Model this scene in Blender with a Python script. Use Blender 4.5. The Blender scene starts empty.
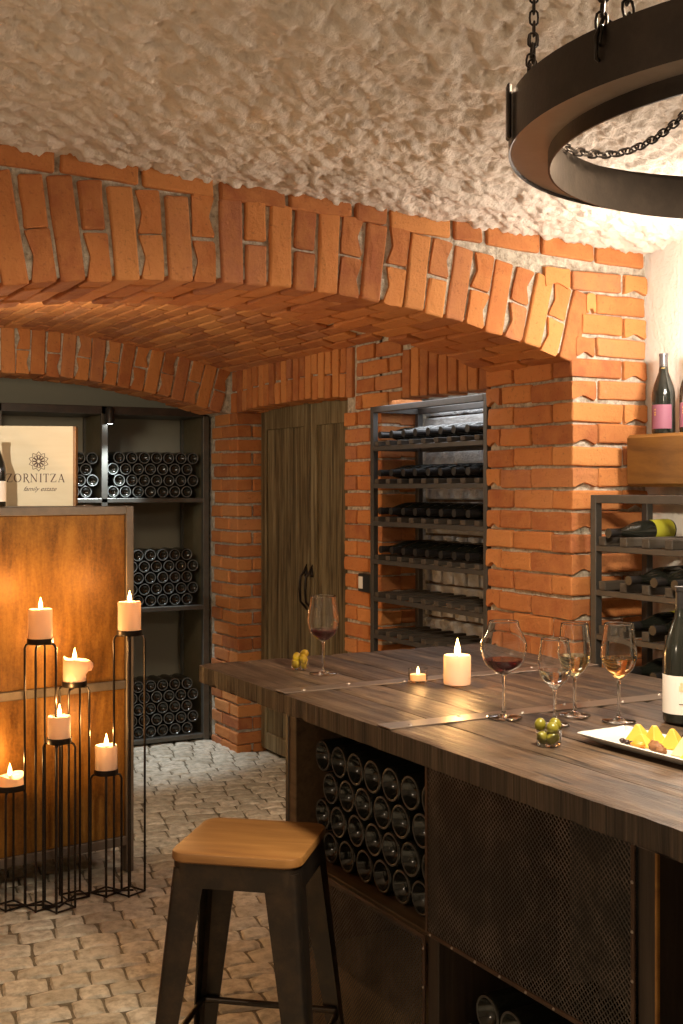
import bpy, math, random
from mathutils import Vector, Matrix, noise
random.seed(7)
PI = math.pi
D = bpy.data
C = bpy.context.scene.collection

# ---------------------------------------------------------------- camera
TH = math.radians(28.48)
cam_d = D.cameras.new('camera'); cam = D.objects.new('camera', cam_d); C.objects.link(cam)
cam.location = (0, 0, 1.6); cam.rotation_euler = (PI/2, 0, -TH)
cam_d.sensor_width = 36; cam_d.lens = 1210/1024*36; cam_d.shift_y = -24/1024; cam_d.shift_x = .0018
cam_d.clip_start = .05
bpy.context.scene.camera = cam

# ---------------------------------------------------------------- world, exposure, room and fill lights
w = D.worlds.new('world'); bpy.context.scene.world = w; w.use_nodes = True
w.node_tree.nodes['Background'].inputs[0].default_value = (1, .82, .62, 1)
w.node_tree.nodes['Background'].inputs[1].default_value = .12
vs = bpy.context.scene.view_settings
vs.view_transform = 'Standard'; vs.look = 'None'; vs.gamma = 1; vs.exposure = .0
vs.use_curve_mapping = False

def lamp(name, kind, loc, energy, color=(1, .8, .6), target=None, **kw):
    l = D.lights.new(name, kind); l.energy = energy; l.color = color
    for k, v in kw.items(): setattr(l, k, v)
    o = D.objects.new(name, l); C.objects.link(o); o.location = loc
    if target is not None:
        o.rotation_euler = (Vector(target)-Vector(loc)).to_track_quat('-Z', 'Y').to_euler()
    return o
lamp('chandelier_light', 'SPOT', (1.45, 1.56, 2.34), 200, (1, .84, .62), (1.3, 1.9, 0), spot_size=2.9, spot_blend=.3, shadow_soft_size=.10)
lamp('wall_lamp_light', 'POINT', (2.93, 2.90, 2.10), 37, (1, .88, .74), shadow_soft_size=.04)
lamp('ceiling_fill_light', 'POINT', (-.9, 1.7, 1.95), 24, (1, .80, .58), shadow_soft_size=.06)  # unseen fill lamp, added to rake the left ceiling and reach the counter
lamp('added_ceiling_uplight', 'POINT', (1.84, 1.49, 2.66), 6, (1, .84, .62), shadow_soft_size=.04)  # added uplight without a bulb, grazes the plaster relief
lamp('bay_light', 'POINT', (1.2, 5.6, 2.1), 24, (1, .84, .60), shadow_soft_size=.12)
lamp('shelf_spot_light', 'SPOT', (2.275, 7.075, 1.985), 95, (.85, .95, 1), (2.27, 7.16, 0), spot_size=1.1, spot_blend=.6, shadow_soft_size=.02)
lamp('rack_niche_light', 'AREA', (3.185, 4.52, 2.015), 7, (.92, .96, 1), (3.195, 4.52, 0), shape='RECTANGLE', size=.8, size_y=.8)
lamp('counter_spot_light', 'SPOT', (.22, 2.9, 2.15), 135, (1, .95, .82), (1.2, 4.85, 1.70), spot_size=.42, spot_blend=.8, shadow_soft_size=.012)

# ---------------------------------------------------------------- mesh builder
class MB:
    def __init__(s): s.v = []; s.f = []; s.mi = []; s.r = []; s.m = 0; s.rnd = 0.
    def add(s, vs_, fs_, mi=None, rnd=None):
        n = len(s.v); s.v += [tuple(p) for p in vs_]; s.r += [s.rnd if rnd is None else rnd]*len(vs_)
        s.f += [tuple(n+i for i in f) for f in fs_]; s.mi += [s.m if mi is None else mi]*len(fs_)
        return s
    def box(s, x0, x1, y0, y1, z0, z1, **k):
        return s.add([(x, y, z) for z in (z0, z1) for y in (y0, y1) for x in (x0, x1)],
                     [(0,2,3,1), (4,5,7,6), (0,1,5,4), (2,6,7,3), (0,4,6,2), (1,3,7,5)], **k)
    def bbox(s, x0, x1, y0, y1, z0, z1, r=.003, M=None):   # bevelled box
        vs_ = []; fs_ = []
        P = []
        xs, ys, zs = (x0, x1), (y0, y1), (z0, z1)
        idx = {}
        for i in (0, 1):
            for j in (0, 1):
                for k in (0, 1):
                    sx, sy, sz = (1-2*i)*r, (1-2*j)*r, (1-2*k)*r
                    b = (xs[i], ys[j], zs[k])
                    for ax in range(3):
                        p = [b[0]+sx, b[1]+sy, b[2]+sz]; p[ax] = b[ax]
                        idx[i, j, k, ax] = len(P); P.append(tuple(p))
        for ax in range(3):
            o = [q for q in range(3) if q != ax]
            for e in (0, 1):
                q = []
                for a_, b_ in ((0, 0), (1, 0), (1, 1), (0, 1)):
                    c = [0]*3; c[ax] = e; c[o[0]] = a_; c[o[1]] = b_; q.append(idx[c[0], c[1], c[2], ax])
                if (e == 0) != (ax == 1): q.reverse()
                fs_.append(q)
        for ax in range(3):
            o = [q for q in range(3) if q != ax]
            for a_ in (0, 1):
                for b_ in (0, 1):
                    c0 = [0]*3; c0[o[0]] = a_; c0[o[1]] = b_; c1 = list(c0); c1[ax] = 1
                    fs_.append((idx[(*c0, o[0])], idx[(*c0, o[1])], idx[(*c1, o[1])], idx[(*c1, o[0])]))
        for i in (0, 1):
            for j in (0, 1):
                for k in (0, 1): fs_.append((idx[i, j, k, 0], idx[i, j, k, 1], idx[i, j, k, 2]))
        if M: P = [M @ Vector(p) for p in P]
        return s.add(P, fs_)
    def tube(s, pts, r, n=8, closed=False, cap=True):
        pts = [Vector(p) for p in pts]; L = len(pts); vs_ = []; fs_ = []
        rr = r if isinstance(r, (list, tuple)) else [r]*L
        up = None
        for i, p in enumerate(pts):
            if closed: t = (pts[(i+1) % L]-pts[i-1]).normalized()
            else: t = (pts[min(i+1, L-1)]-pts[max(i-1, 0)]).normalized()
            if up is None:
                up = Vector((0, 0, 1)) if abs(t.z) < .9 else Vector((1, 0, 0))
            x = (up - t*up.dot(t)).normalized(); y = t.cross(x); up = x
            for k in range(n):
                a = 2*PI*k/n; vs_.append(p+(x*math.cos(a)+y*math.sin(a))*rr[i])
        for i in range(L if closed else L-1):
            for k in range(n):
                a, b = i*n+k, i*n+(k+1) % n; c, d = ((i+1) % L)*n+(k+1) % n, ((i+1) % L)*n+k
                fs_.append((a, b, c, d))
        if cap and not closed: fs_ += [tuple(reversed(range(n))), tuple((L-1)*n+k for k in range(n))]
        return s.add(vs_, fs_)
    def lathe(s, prof, n=24, M=None, a0=0, a1=2*PI):
        vs_ = []; fs_ = []; full = abs(a1-a0-2*PI) < 1e-6; m = n if full else n+1; ids = []
        for r, z in prof:
            if r < 1e-6 and full: ids.append([len(vs_)]*m); vs_.append(Vector((0, 0, z)))
            else:
                ids.append([len(vs_)+k for k in range(m)])
                vs_ += [Vector((r*math.cos(a0+(a1-a0)*k/n), r*math.sin(a0+(a1-a0)*k/n), z)) for k in range(m)]
        for i in range(len(prof)-1):
            for k in range(n):
                k2 = (k+1) % m
                f = []
                for q in (ids[i][k], ids[i][k2], ids[i+1][k2], ids[i+1][k]):
                    if q not in f: f.append(q)
                if len(f) > 2: fs_.append(tuple(f))
        if M: vs_ = [M @ p for p in vs_]
        return s.add(vs_, fs_)
    def prism(s, poly, y0, y1, M=None):   # polygon in x,z extruded along y
        n = len(poly); vs_ = [Vector((x, y0, z)) for x, z in poly]+[Vector((x, y1, z)) for x, z in poly]
        if M: vs_ = [M @ p for p in vs_]
        return s.add(vs_, [tuple(range(n)), tuple(reversed(range(n, 2*n)))]+[(i, i+n, (i+1) % n+n, (i+1) % n) for i in range(n)])
    def build(s, name, mats, parent=None, smooth=False, loc=None, bevel=0):
        me = D.meshes.new(name); me.from_pydata(s.v, [], s.f)
        for m in (mats if isinstance(mats, (list, tuple)) else [mats]): me.materials.append(m)
        me.polygons.foreach_set('material_index', s.mi)
        at = me.attributes.new('rnd', 'FLOAT', 'POINT'); at.data.foreach_set('value', s.r)
        if smooth: me.polygons.foreach_set('use_smooth', [True]*len(s.f))
        me.update()
        o = D.objects.new(name, me); C.objects.link(o)
        if smooth == 'auto': me.set_sharp_from_angle(angle=math.radians(38))
        if parent is not None: o.parent = parent
        if loc is not None: o.location = loc
        if bevel:
            b = o.modifiers.new('bevel', 'BEVEL'); b.width = bevel; b.segments = 2; b.limit_method = 'ANGLE'
        return o

def empty(name, loc=(0, 0, 0), rz=0):
    o = D.objects.new(name, None); C.objects.link(o); o.location = loc; o.rotation_euler = (0, 0, rz)
    o.empty_display_size = .05
    return o
def tag(o, label, cat, group=None):
    o['label'] = label; o['category'] = cat
    if group: o['group'] = group
    return o
def struct(o, label, cat='wall'):
    o['kind'] = 'structure'; o['label'] = label; o['category'] = cat; return o
def copy_tree(o, parent=None):
    c = o.copy(); C.objects.link(c); c.parent = parent
    for ch in list(o.children): copy_tree(ch, c)
    return c

# ---------------------------------------------------------------- materials
def mat(name, col=(.5, .5, .5), rough=.6, metal=0, **kw):
    m = D.materials.new(name); m.use_nodes = True
    b = m.node_tree.nodes['Principled BSDF']
    b.inputs['Base Color'].default_value = (*col, 1); b.inputs['Roughness'].default_value = rough
    b.inputs['Metallic'].default_value = metal
    for k, v in kw.items():
        b.inputs[k].default_value = (*v, 1) if isinstance(v, tuple) and len(v) == 3 and 'Color' in k else v
    m['b'] = 1
    return m
class N:
    def __init__(s, m): s.t = m.node_tree; s.b = s.t.nodes['Principled BSDF']
    def n(s, typ, ins=None, **kw):
        x = s.t.nodes.new(typ)
        for k, v in kw.items(): setattr(x, k, v)
        for k, v in (ins or {}).items():
            if hasattr(v, 'is_output') or isinstance(v, bpy.types.NodeSocket): s.t.links.new(v, x.inputs[k])
            else: x.inputs[k].default_value = v
        return x
    def pos(s): return s.n('ShaderNodeNewGeometry').outputs['Position']
    def obj(s): return s.n('ShaderNodeTexCoord').outputs['Object']
    def map(s, v, scale=(1, 1, 1), rot=(0, 0, 0), loc=(0, 0, 0)):
        return s.n('ShaderNodeMapping', {'Vector': v, 'Scale': scale, 'Rotation': rot, 'Location': loc}).outputs[0]
    def noise(s, v, sc, det=4, rough=.55, dist=0):
        return s.n('ShaderNodeTexNoise', {'Vector': v, 'Scale': sc, 'Detail': det, 'Roughness': rough, 'Distortion': dist}).outputs['Fac']
    def ramp(s, f, stops):
        r = s.n('ShaderNodeValToRGB', {'Fac': f}); e = r.color_ramp.elements
        while len(e) < len(stops): e.new(.5)
        for q, (p, c) in zip(e, stops): q.position = p; q.color = (*c, 1) if len(c) == 3 else c
        return r.outputs[0]
    def mix(s, f, a, b, mode='MIX'):
        x = s.n('ShaderNodeMix', data_type='RGBA', blend_type=mode)
        for k, v in ((0, f), (6, a), (7, b)):
            if isinstance(v, bpy.types.NodeSocket): s.t.links.new(v, x.inputs[k])
            else: x.inputs[k].default_value = v if k == 0 or len(v) == 4 else (*v, 1)
        return x.outputs[2]
    def math(s, op, a, b=0, c=0):
        x = s.n('ShaderNodeMath', operation=op)
        for k, v in enumerate((a, b, c)):
            if isinstance(v, bpy.types.NodeSocket): s.t.links.new(v, x.inputs[k])
            else: x.inputs[k].default_value = v
        return x.outputs[0]
    def bump(s, h, st=.5, d=.01, prev=None):
        i = {'Height': h, 'Strength': st, 'Distance': d}
        if prev is not None: i['Normal'] = prev
        return s.n('ShaderNodeBump', i).outputs[0]
    def set(s, k, v): s.t.links.new(v, s.b.inputs[k])
    def attr(s, name): return s.n('ShaderNodeAttribute', attribute_name=name).outputs['Fac']

def brick_mat():
    m = mat('brick', rough=.85); q = N(m); p = q.pos()
    base = q.ramp(q.attr('rnd'), [(0, (.33, .10, .035)), (.3, (.45, .15, .045)), (.6, (.55, .195, .055)), (.85, (.63, .26, .08)), (1, (.38, .135, .07))])
    n1 = q.noise(p, 14, 5, .6)
    c = q.mix(q.ramp(n1, [(.35, (0, 0, 0)), (.7, (1, 1, 1))]), base, q.mix(.5, base, (.62, .27, .08)))
    n2 = q.noise(p, 60, 4, .7)
    c = q.mix(q.ramp(n2, [(.3, (.55, .55, .55)), (.42, (0, 0, 0))]), c, (.20, .06, .02))
    n4 = q.noise(p, 9, 6, .75)
    c = q.mix(q.ramp(n4, [(.66, (0, 0, 0)), (.76, (.5, .5, .5))]), c, (.62, .50, .38))
    q.set('Base Color', c)
    q.set('Normal', q.bump(q.noise(p, 90, 6, .7), .6, .006, q.bump(n1, .5, .01)))
    return m
def mortar_mat(name, col, col2):
    m = mat(name, rough=.95); q = N(m); p = q.pos()
    n1 = q.noise(p, 35, 6, .7)
    q.set('Base Color', q.ramp(n1, [(.3, col2), (.6, col)]))
    q.set('Normal', q.bump(n1, 1, .02, q.bump(q.noise(p, 150, 3), .6, .004)))
    return m
def plaster_mat(name='rough_plaster', col=(.84, .73, .63), big=True):
    m = mat(name, rough=.9); q = N(m); p = q.pos()
    n1 = q.noise(q.map(p, (1, 2.0, 1), (0, 0, .45)), 12, 9, .70, 0)
    n2 = q.noise(p, 70, 5, .6)
    q.set('Base Color', q.ramp(q.noise(p, 3, 4), [(.3, tuple(c*.9 for c in col)), (.7, col)]))
    h = q.ramp(n1, [(.40, (0, 0, 0)), (.50, (.8, .8, .8)), (.62, (1, 1, 1))])
    q.set('Normal', q.bump(n2, .7 if big else .5, .008, q.bump(h, .45 if big else .3, .02)))
    return m
def cobble_mat():
    m = mat('cobblestone', rough=.8); q = N(m); p = q.pos()
    base = q.ramp(q.attr('rnd'), [(0, (.54, .49, .39)), (.5, (.70, .64, .52)), (1, (.78, .72, .60))])
    n1 = q.noise(p, 25, 6, .65)
    c = q.mix(q.ramp(n1, [(.3, (1, 1, 1)), (.6, (0, 0, 0))]), base, (.33, .29, .21))
    q.set('Base Color', c); q.set('Normal', q.bump(n1, .8, .012, q.bump(q.noise(p, 120, 4), .5, .003)))
    return m
def wood_mat(name, stops, scale=1, axis=1, rough=.6, streak=30, bump=.4, attr=True, coord='pos', worn=False):
    m = mat(name, rough=rough); q = N(m); p = q.pos() if coord == 'pos' else q.obj()
    if attr:
        off = q.math('MULTIPLY', q.attr('rnd'), 37.)
        p = q.n('ShaderNodeVectorMath', {0: p, 1: q.n('ShaderNodeCombineXYZ', {0: off, 1: off, 2: off}).outputs[0]}, operation='ADD').outputs[0]
    sc = [streak*scale]*3; sc[axis] = 1.6*scale
    n1 = q.noise(q.map(p, tuple(sc)), 1, 6, .65, .6)
    sc2 = [x*3 for x in sc]
    n2 = q.noise(q.map(p, tuple(sc2)), 1, 4, .6)
    f = q.math('ADD', q.math('MULTIPLY', n1, .75), q.math('MULTIPLY', n2, .3))
    if attr: f = q.math('ADD', f, q.math('MULTIPLY', q.math('SUBTRACT', q.attr('rnd'), .5), .12))
    if worn:
        n3 = q.noise(q.map(p, (9, 9, 9), loc=(3, 1, 0)), 1, 7, .7, 1.2); f = q.math('ADD', q.math('MULTIPLY', f, .78), q.math('MULTIPLY', n3, .24))
        cr_ = q.noise(q.map(p, (70, 2.2, 70)), 1, 3, .6, .3); f = q.math('SUBTRACT', f, q.math('MULTIPLY', q.math('GREATER_THAN', cr_, .62), .16))
    c = q.ramp(f, stops); q.set('Base Color', c)
    q.set('Normal', q.bump(f, bump, .011 if worn else .006))
    q.set('Roughness', q.ramp(n1, [(.3, (rough*1.2,)*3), (.7, (rough*.85,)*3)]))
    return m
def rust_mat():
    m = mat('rusted_steel_sheet', rough=.42, metal=.35); q = N(m); p = q.obj()
    n1 = q.noise(q.map(p, (5, 5, .9)), 2.6, 9, .72, .2); n2 = q.noise(p, 90, 4, .7)
    f = q.math('ADD', q.math('MULTIPLY', n1, .8), q.math('MULTIPLY', n2, .25))
    q.set('Base Color', q.ramp(f, [(.32, (.045, .018, .004)), (.47, (.15, .062, .009)), (.60, (.25, .115, .016)), (.8, (.34, .18, .04))]))
    q.set('Normal', q.bump(n2, .3, .003)); q.set('Roughness', q.ramp(n1, [(.3, (.36,)*3), (.7, (.58,)*3)]))
    return m
def metal_mat(name, col, rough, metal=.8, wear=(.25, .13, .07)):
    m = mat(name, rough=rough, metal=metal); q = N(m); p = q.pos()
    n1 = q.noise(p, 12, 6, .7)
    q.set('Base Color', q.ramp(n1, [(.45, col), (.8, wear)])); q.set('Normal', q.bump(q.noise(p, 80, 3), .15, .002))
    return m
BRICK = brick_mat()
MORTAR = mortar_mat('mortar', (.74, .68, .57), (.28, .22, .15))
PLASTER = plaster_mat()
WHITE = plaster_mat('white_wall_plaster', (.80, .76, .70), False)
GREYWALL = mat('grey_alcove_plaster', (.36, .34, .27), .9)
COBBLE = cobble_mat()
GROUT = mortar_mat('sand_joint', (.26, .22, .15), (.12, .10, .065))
TABLE = wood_mat('weathered_table_wood', [(.38, (.009, .005, .003)), (.46, (.036, .021, .012)), (.55, (.078, .048, .028)), (.66, (.16, .105, .065))], rough=.42, streak=22, bump=1.0, worn=True)
TEDGE = wood_mat('sawn_table_edge_wood', [(.36, (.012, .008, .005)), (.52, (.045, .029, .018)), (.70, (.105, .07, .045))], rough=.6, axis=2, streak=60, bump=.8)
DOORW = wood_mat('aged_door_wood', [(.34, (.035, .022, .010)), (.46, (.12, .085, .038)), (.56, (.22, .165, .08)), (.72, (.34, .28, .16))], axis=2, streak=28, rough=.65, bump=.5)
SEATW = wood_mat('stool_seat_wood', [(.3, (.20, .085, .024)), (.5, (.30, .14, .04)), (.7, (.41, .21, .07))], axis=0, streak=14, rough=.38, bump=.12, coord='obj')
CRATEW = wood_mat('varnished_pine', [(.3, (.20, .075, .012)), (.5, (.34, .15, .025)), (.75, (.45, .22, .05))], axis=0, streak=14, rough=.45, bump=.15, coord='obj')
LEDGEW = wood_mat('honey_ledge_wood', [(.3, (.10, .04, .008)), (.5, (.19, .085, .016)), (.75, (.27, .14, .03))], axis=1, streak=10, rough=.5, bump=.2, coord='obj')
BOXW = wood_mat('pale_box_wood', [(.3, (.74, .60, .38)), (.6, (.82, .69, .47)), (.8, (.86, .75, .55))], axis=0, streak=10, rough=.55, bump=.05, coord='obj')
DARKW = wood_mat('dark_frame_wood', [(.3, (.018, .010, .006)), (.6, (.045, .027, .016)), (.8, (.08, .05, .03))], axis=2, streak=30, rough=.6, bump=.3)
SLATW = wood_mat('grey_slat_wood', [(.3, (.04, .032, .025)), (.7, (.10, .08, .062))], axis=0, streak=30, rough=.6, bump=.2)
RUST = rust_mat()
STEEL = metal_mat('dark_grey_steel', (.075, .07, .065), .42, .6, (.12, .10, .085))
RACKST = metal_mat('grey_rack_steel', (.085, .08, .075), .45, .5, (.12, .10, .09))
BLACKST = metal_mat('blackened_iron', (.03, .025, .022), .38, .8, (.07, .05, .04))
STOOLST = metal_mat('brushed_black_steel', (.045, .035, .028), .33, .75, (.10, .065, .04))
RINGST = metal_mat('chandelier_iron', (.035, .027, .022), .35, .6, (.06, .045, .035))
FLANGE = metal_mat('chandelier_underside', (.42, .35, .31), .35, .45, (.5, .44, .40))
STRAP = metal_mat('iron_strap', (.23, .18, .145), .36, .75, (.34, .26, .2))
RIVET = mat('rivet_steel', (.38, .32, .27), .45, .8)
BGLASS = mat('dark_bottle_glass', (.012, .013, .010), .14, 0, **{'Specular IOR Level': .7})
BDUST = mat('dusty_bottle_glass', (.018, .018, .016), .3)
CAPS = mat('black_capsule', (.018, .016, .016), .35)
CAPGREY = mat('grey_capsule', (.12, .11, .11), .35, .3)
PAPER = mat('cream_label', (.78, .72, .66), .6)
PINK = mat('pink_label', (.25, .085, .13), .6)
LIME = mat('lime_label', (.42, .40, .03), .5)
GOLD = mat('gold_print', (.65, .42, .10), .4, .5)
WAX = mat('ivory_wax', (.93, .80, .66), .45, 0, **{})
q_ = N(WAX); tr_ = q_.n('ShaderNodeBsdfTranslucent', {'Color': (.98, .74, .50, 1)}); mx_ = q_.n('ShaderNodeMixShader', {'Fac': .5})
q_.t.links.new(q_.b.outputs[0], mx_.inputs[1]); q_.t.links.new(tr_.outputs[0], mx_.inputs[2])
q_.t.links.new(mx_.outputs[0], [x for x in q_.t.nodes if x.type == 'OUTPUT_MATERIAL'][0].inputs['Surface'])
WICK = mat('wick', (.02, .015, .01), .9)
INK = mat('brown_ink', (.12, .055, .035), .7)
BLACKM = mat('black_plastic', (.02, .02, .02), .4)
WHITEPL = mat('white_plastic', (.8, .8, .78), .4)
CERAMIC = mat('white_ceramic', (.66, .64, .60), .18)
OLIVE = mat('olive_skin', (.19, .165, .015), .3)
OLIVEY = mat('yellow_olive_skin', (.55, .38, .02), .25)
CHEESE = mat('yellow_cheese', (.66, .42, .06), .5, 0, **{'Subsurface Weight': .3, 'Subsurface Radius': (.01, .007, .003)})
CHEESEP = mat('pale_cheese', (.68, .58, .33), .5, 0, **{'Subsurface Weight': .3, 'Subsurface Radius': (.01, .008, .004)})
APRICOT = mat('dried_apricot', (.85, .26, .02), .4)
WALNUT = mat('walnut', (.22, .09, .03), .6)
NUTDARK = mat('dark_raisin', (.03, .012, .01), .4)
def glass(name, col=(1, 1, 1), ior=1.45, rough=0):
    return mat(name, col, rough, 0, **{'Transmission Weight': 1., 'IOR': ior})
GLASS = glass('clear_glass')
RED = mat('red_wine', (.10, .004, .008), .02, 0, **{'Transmission Weight': .55, 'IOR': 1.33})
WHITEW = glass('pale_wine', (.97, .90, .55), 1.33)
CLEARW = glass('clear_wine', (.99, .97, .93), 1.33)
ROSE = glass('amber_wine', (.98, .60, .22), 1.33)
FL = mat('flame', (1, .6, .2)); FL.node_tree.nodes['Principled BSDF'].inputs['Emission Color'].default_value = (1, .62, .22, 1)
FL.node_tree.nodes['Principled BSDF'].inputs['Emission Strength'].default_value = 14
BULB = mat('lamp_lens', (1, 1, 1)); BULB.node_tree.nodes['Principled BSDF'].inputs['Emission Color'].default_value = (.9, .97, 1, 1)
BULB.node_tree.nodes['Principled BSDF'].inputs['Emission Strength'].default_value = 30
BULBW = mat('warm_bulb', (1, 1, 1)); BULBW.node_tree.nodes['Principled BSDF'].inputs['Emission Color'].default_value = (1, .86, .68, 1)
BULBW.node_tree.nodes['Principled BSDF'].inputs['Emission Strength'].default_value = 20

# ---------------------------------------------------------------- bricks
TC = [-1, -.84, -.3, .3, .84, 1]
TV = []; TI = {}
for i_, x_ in enumerate(TC):
    for j_, y_ in enumerate(TC):
        for k_, z_ in enumerate(TC):
            if i_ in (0, 5) or j_ in (0, 5) or k_ in (0, 5):
                TI[i_, j_, k_] = len(TV); TV.append((x_, y_, z_))
TF = []
for e in (0, 5):
    for a_ in range(5):
        for b_ in range(5):
            f = [(e, a_, b_), (e, a_+1, b_), (e, a_+1, b_+1), (e, a_, b_+1)]
            TF.append(tuple(TI[q] for q in (f if e else f[::-1])))
            f = [(a_, e, b_), (a_, e, b_+1), (a_+1, e, b_+1), (a_+1, e, b_)]
            TF.append(tuple(TI[q] for q in (f if e else f[::-1])))
            f = [(a_, b_, e), (a_+1, b_, e), (a_+1, b_+1, e), (a_, b_+1, e)]
            TF.append(tuple(TI[q] for q in (f if e else f[::-1])))
def brick(mb, c, h, X=(1, 0, 0), Y=(0, 1, 0), Z=(0, 0, 1), r=.007, jit=.0035, amp=.0035, mi=0, notch=None):
    """one hand made brick: centre, half sizes, axes"""
    X, Y, Z = Vector(X), Vector(Y), Vector(Z); c = Vector(c)
    c = c + Vector((random.uniform(-jit, jit), random.uniform(-jit, jit), random.uniform(-jit, jit)))
    t = random.uniform(-.018, .018); Z2 = Z+X*t; X2 = X-Z*t
    hx, hy, hz = [q*random.uniform(.975, 1.01) for q in h]
    r = min(r, hx*.5, hy*.5, hz*.5)
    seed = Vector((random.random()*100, 0, 0)); vs_ = []
    for x, y, z in TV:
        px, py, pz = x*hx, y*hy, z*hz
        if abs(x) > .5: px = math.copysign(hx-(r if abs(x) < .9 else 0), x)
        if abs(y) > .5: py = math.copysign(hy-(r if abs(y) < .9 else 0), y)
        if abs(z) > .5: pz = math.copysign(hz-(r if abs(z) < .9 else 0), z)
        if notch == 'x' and x > .5 and abs(z) < .5: px = hx-(.015 if x == 1 else .017); pz *= .013/hz
        if notch == '-x' and x < -.5 and abs(z) < .5: px = -hx+(.015 if x == -1 else .017); pz *= .013/hz
        if notch == 'z' and z < -.5 and abs(x) < .5: pz = -hz+(.017 if z == -1 else .019); px *= .024/hx
        if notch == 'zy' and z < -.5 and abs(y) < .5: pz = -hz+(.017 if z == -1 else .019); py *= .024/hy
        q = Vector((max(-hx+r, min(hx-r, px)), max(-hy+r, min(hy-r, py)), max(-hz+r, min(hz-r, pz))))
        d = Vector((px, py, pz))-q
        if d.length > r and not notch: d = d.normalized()*r
        elif notch and d.length > r*1.5: d = d.normalized()*r
        p = q+d if not notch else (q+d if (abs(px) > hx-.012 or abs(pz) > hz-.012) else Vector((px, py, pz)))
        n = noise.noise_vector(p*16+seed)*amp+noise.noise_vector(p*60+seed)*amp*.55
        p = p+n
        vs_.append(c+X2*p.x+Y*p.y+Z2*p.z)
    mb.add(vs_, TF, mi=mi, rnd=random.random())

ZC = lambda a: 2.245-.112*(a-1.6)**2           # arch intrados height
ZV = lambda a: 2.505-.10*(a-1.6)**2            # bay vault height
ZW = lambda a: 2.57-.036*max(0, a-1.0)         # where the ceiling meets the arch wall
CR = .081                                     # brick course

def ring(mb, b0, depth, top0=.265, phase=0, half=1.285):
    """arch ring of brick voussoirs over the opening, front plane at b0"""
    a = 1.6; pts = []
    step = .0845
    ss = []; x = 1.6
    while x < 1.6+half-.03: ss.append(x); x += step/math.hypot(1, .224*(x-1.6))
    ss = [3.2-q for q in ss[1:]][::-1]+ss
    for i, a in enumerate(ss):
        z = ZC(a); sl = -.224*(a-1.6)
        T = Vector((1, 0, sl)).normalized(); R = Vector((-T.z, 0, T.x))
        base = Vector((a, b0, z)); top = top0
        if b0 < 4 and a < 1.3: top = max(top0, ZW(a)-.052-z)
        if i % 2 == phase:      # full stretcher standing on the arch
            lens = [.26, .26]; 
            y = b0
            while y < b0+depth-.03:
                L = min(.26 if y > b0 else .26, b0+depth-y)
                brick(mb, base+R*(top/2)+Vector((0, y-b0+L/2, 0)), (.0385, L/2-.004, top/2), T, (0, 1, 0), R)
                y += L+.004
        else:
            y = b0; L = .125
            brick(mb, base+R*(top*.245)+Vector((0, L/2, 0)), (.037, L/2-.004, top*.243), T, (0, 1, 0), R, notch=random.choice(('x', '-x', None)))
            brick(mb, base+R*(top*.755)+Vector((0, L/2, 0)), (.037, L/2-.004, top*.243), T, (0, 1, 0), R, notch=random.choice(('x', '-x', None)))
            y += L+.004
            while y < b0+depth-.03:
                L = min(.26, b0+depth-y)
                brick(mb, base+R*(top*.3)+Vector((0, y-b0+L/2, 0)), (.0375, L/2-.004, top*.3), T, (0, 1, 0), R)
                y += L+.004

# ---- front arch wall ------------------------------------------------
B0, B1, AR, A0 = 3.5, 4.04, 2.87, 2.95
mb = MB()
ring(mb, B0, B1-B0)
# top header course beneath the ceiling
a = .2
while a < 3.2:
    L = random.choice((.24, .25, .13)) if a < 3.0 else 3.235-a
    zc = ZW(a+L/2)-.010
    if a > 2.0: zc = ZW(a+L/2)-.020
    brick(mb, (a+L/2, B0+.06, zc), (L/2-.005, .06, .036), (1, 0, -.03), jit=.003)
    a += L+.006
# spandrel courses right (and mirrored left) of the ring
def spandrel(sign):
    k = 0; z = 2.085
    while z < 2.5:
        zc = z+CR/2
        a0 = None
        x = 2.2
        while x < 3.0:
            T = Vector((1, 0, -.224*(min(x, 2.87)-1.6))).normalized()
            ex = x+(-T.z)*.28; ez = ZC(x)+T.x*.28
            if x > 2.87: break
            if ez < zc+.02: a0 = ex; break
            x += .01
        if a0 is None: a0 = 2.878+(zc-2.085)*.28
        lim = ZW(3.)-.03
        a = 3.235; odd = k % 2
        while a > a0+.02:
            L = .115 if odd and a > 3.2 else .245
            l = max(a-L, a0)
            if a-l > .03 and zc < lim-.03:
                c = (l+a)/2 if sign > 0 else 3.2-(l+a)/2
                brick(mb, (c, B0+.06, zc), ((a-l)/2-.004, .06, .036), notch='z' if a-l < .14 else None)
            a = l-.004
        z += CR; k += 1
spandrel(1)
# right pier
for k in range(26):
    z = 2.085-CR*(k+.5)
    if z < -.02: break
    if k % 2 == 0:
        segs = [(AR, AR+.245, B0, B0+.118), (AR+.255, 3.235, B0, B0+.118), (AR, AR+.118, B0+.126, B0+.36), (AR, AR+.118, B0+.37, B1)]
    else:
        segs = [(AR, AR+.118, B0, B0+.245), (AR+.128, 3.235, B0, B0+.118), (AR, AR+.118, B0+.255, B0+.445), (AR, AR+.118, B0+.455, B1)]
    for x0, x1, y0, y1 in segs:
        nt = 'z' if x1-x0 < .12 and y0 == B0 else ('zy' if y1-y0 < .12 and y0 > B0+.2 else None)
        brick(mb, ((x0+x1)/2, (y0+y1)/2, z), ((x1-x0)/2, (y1-y0)/2, .0352), notch=nt)
    # left pier, outside the view but part of the same wall
    brick(mb, (.33-.12, B0+.06, z), (.12, .06, .0345)); brick(mb, (.33-.06, B0+.34, z), (.06, .2, .0345))
    brick(mb, (-.05, B0+.06, z), (.12, .06, .0345))
e = .017
mb.m = 1
mb.box(AR+e, 3.30, B0+e, B1-.01, -.02, 2.13)
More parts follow.
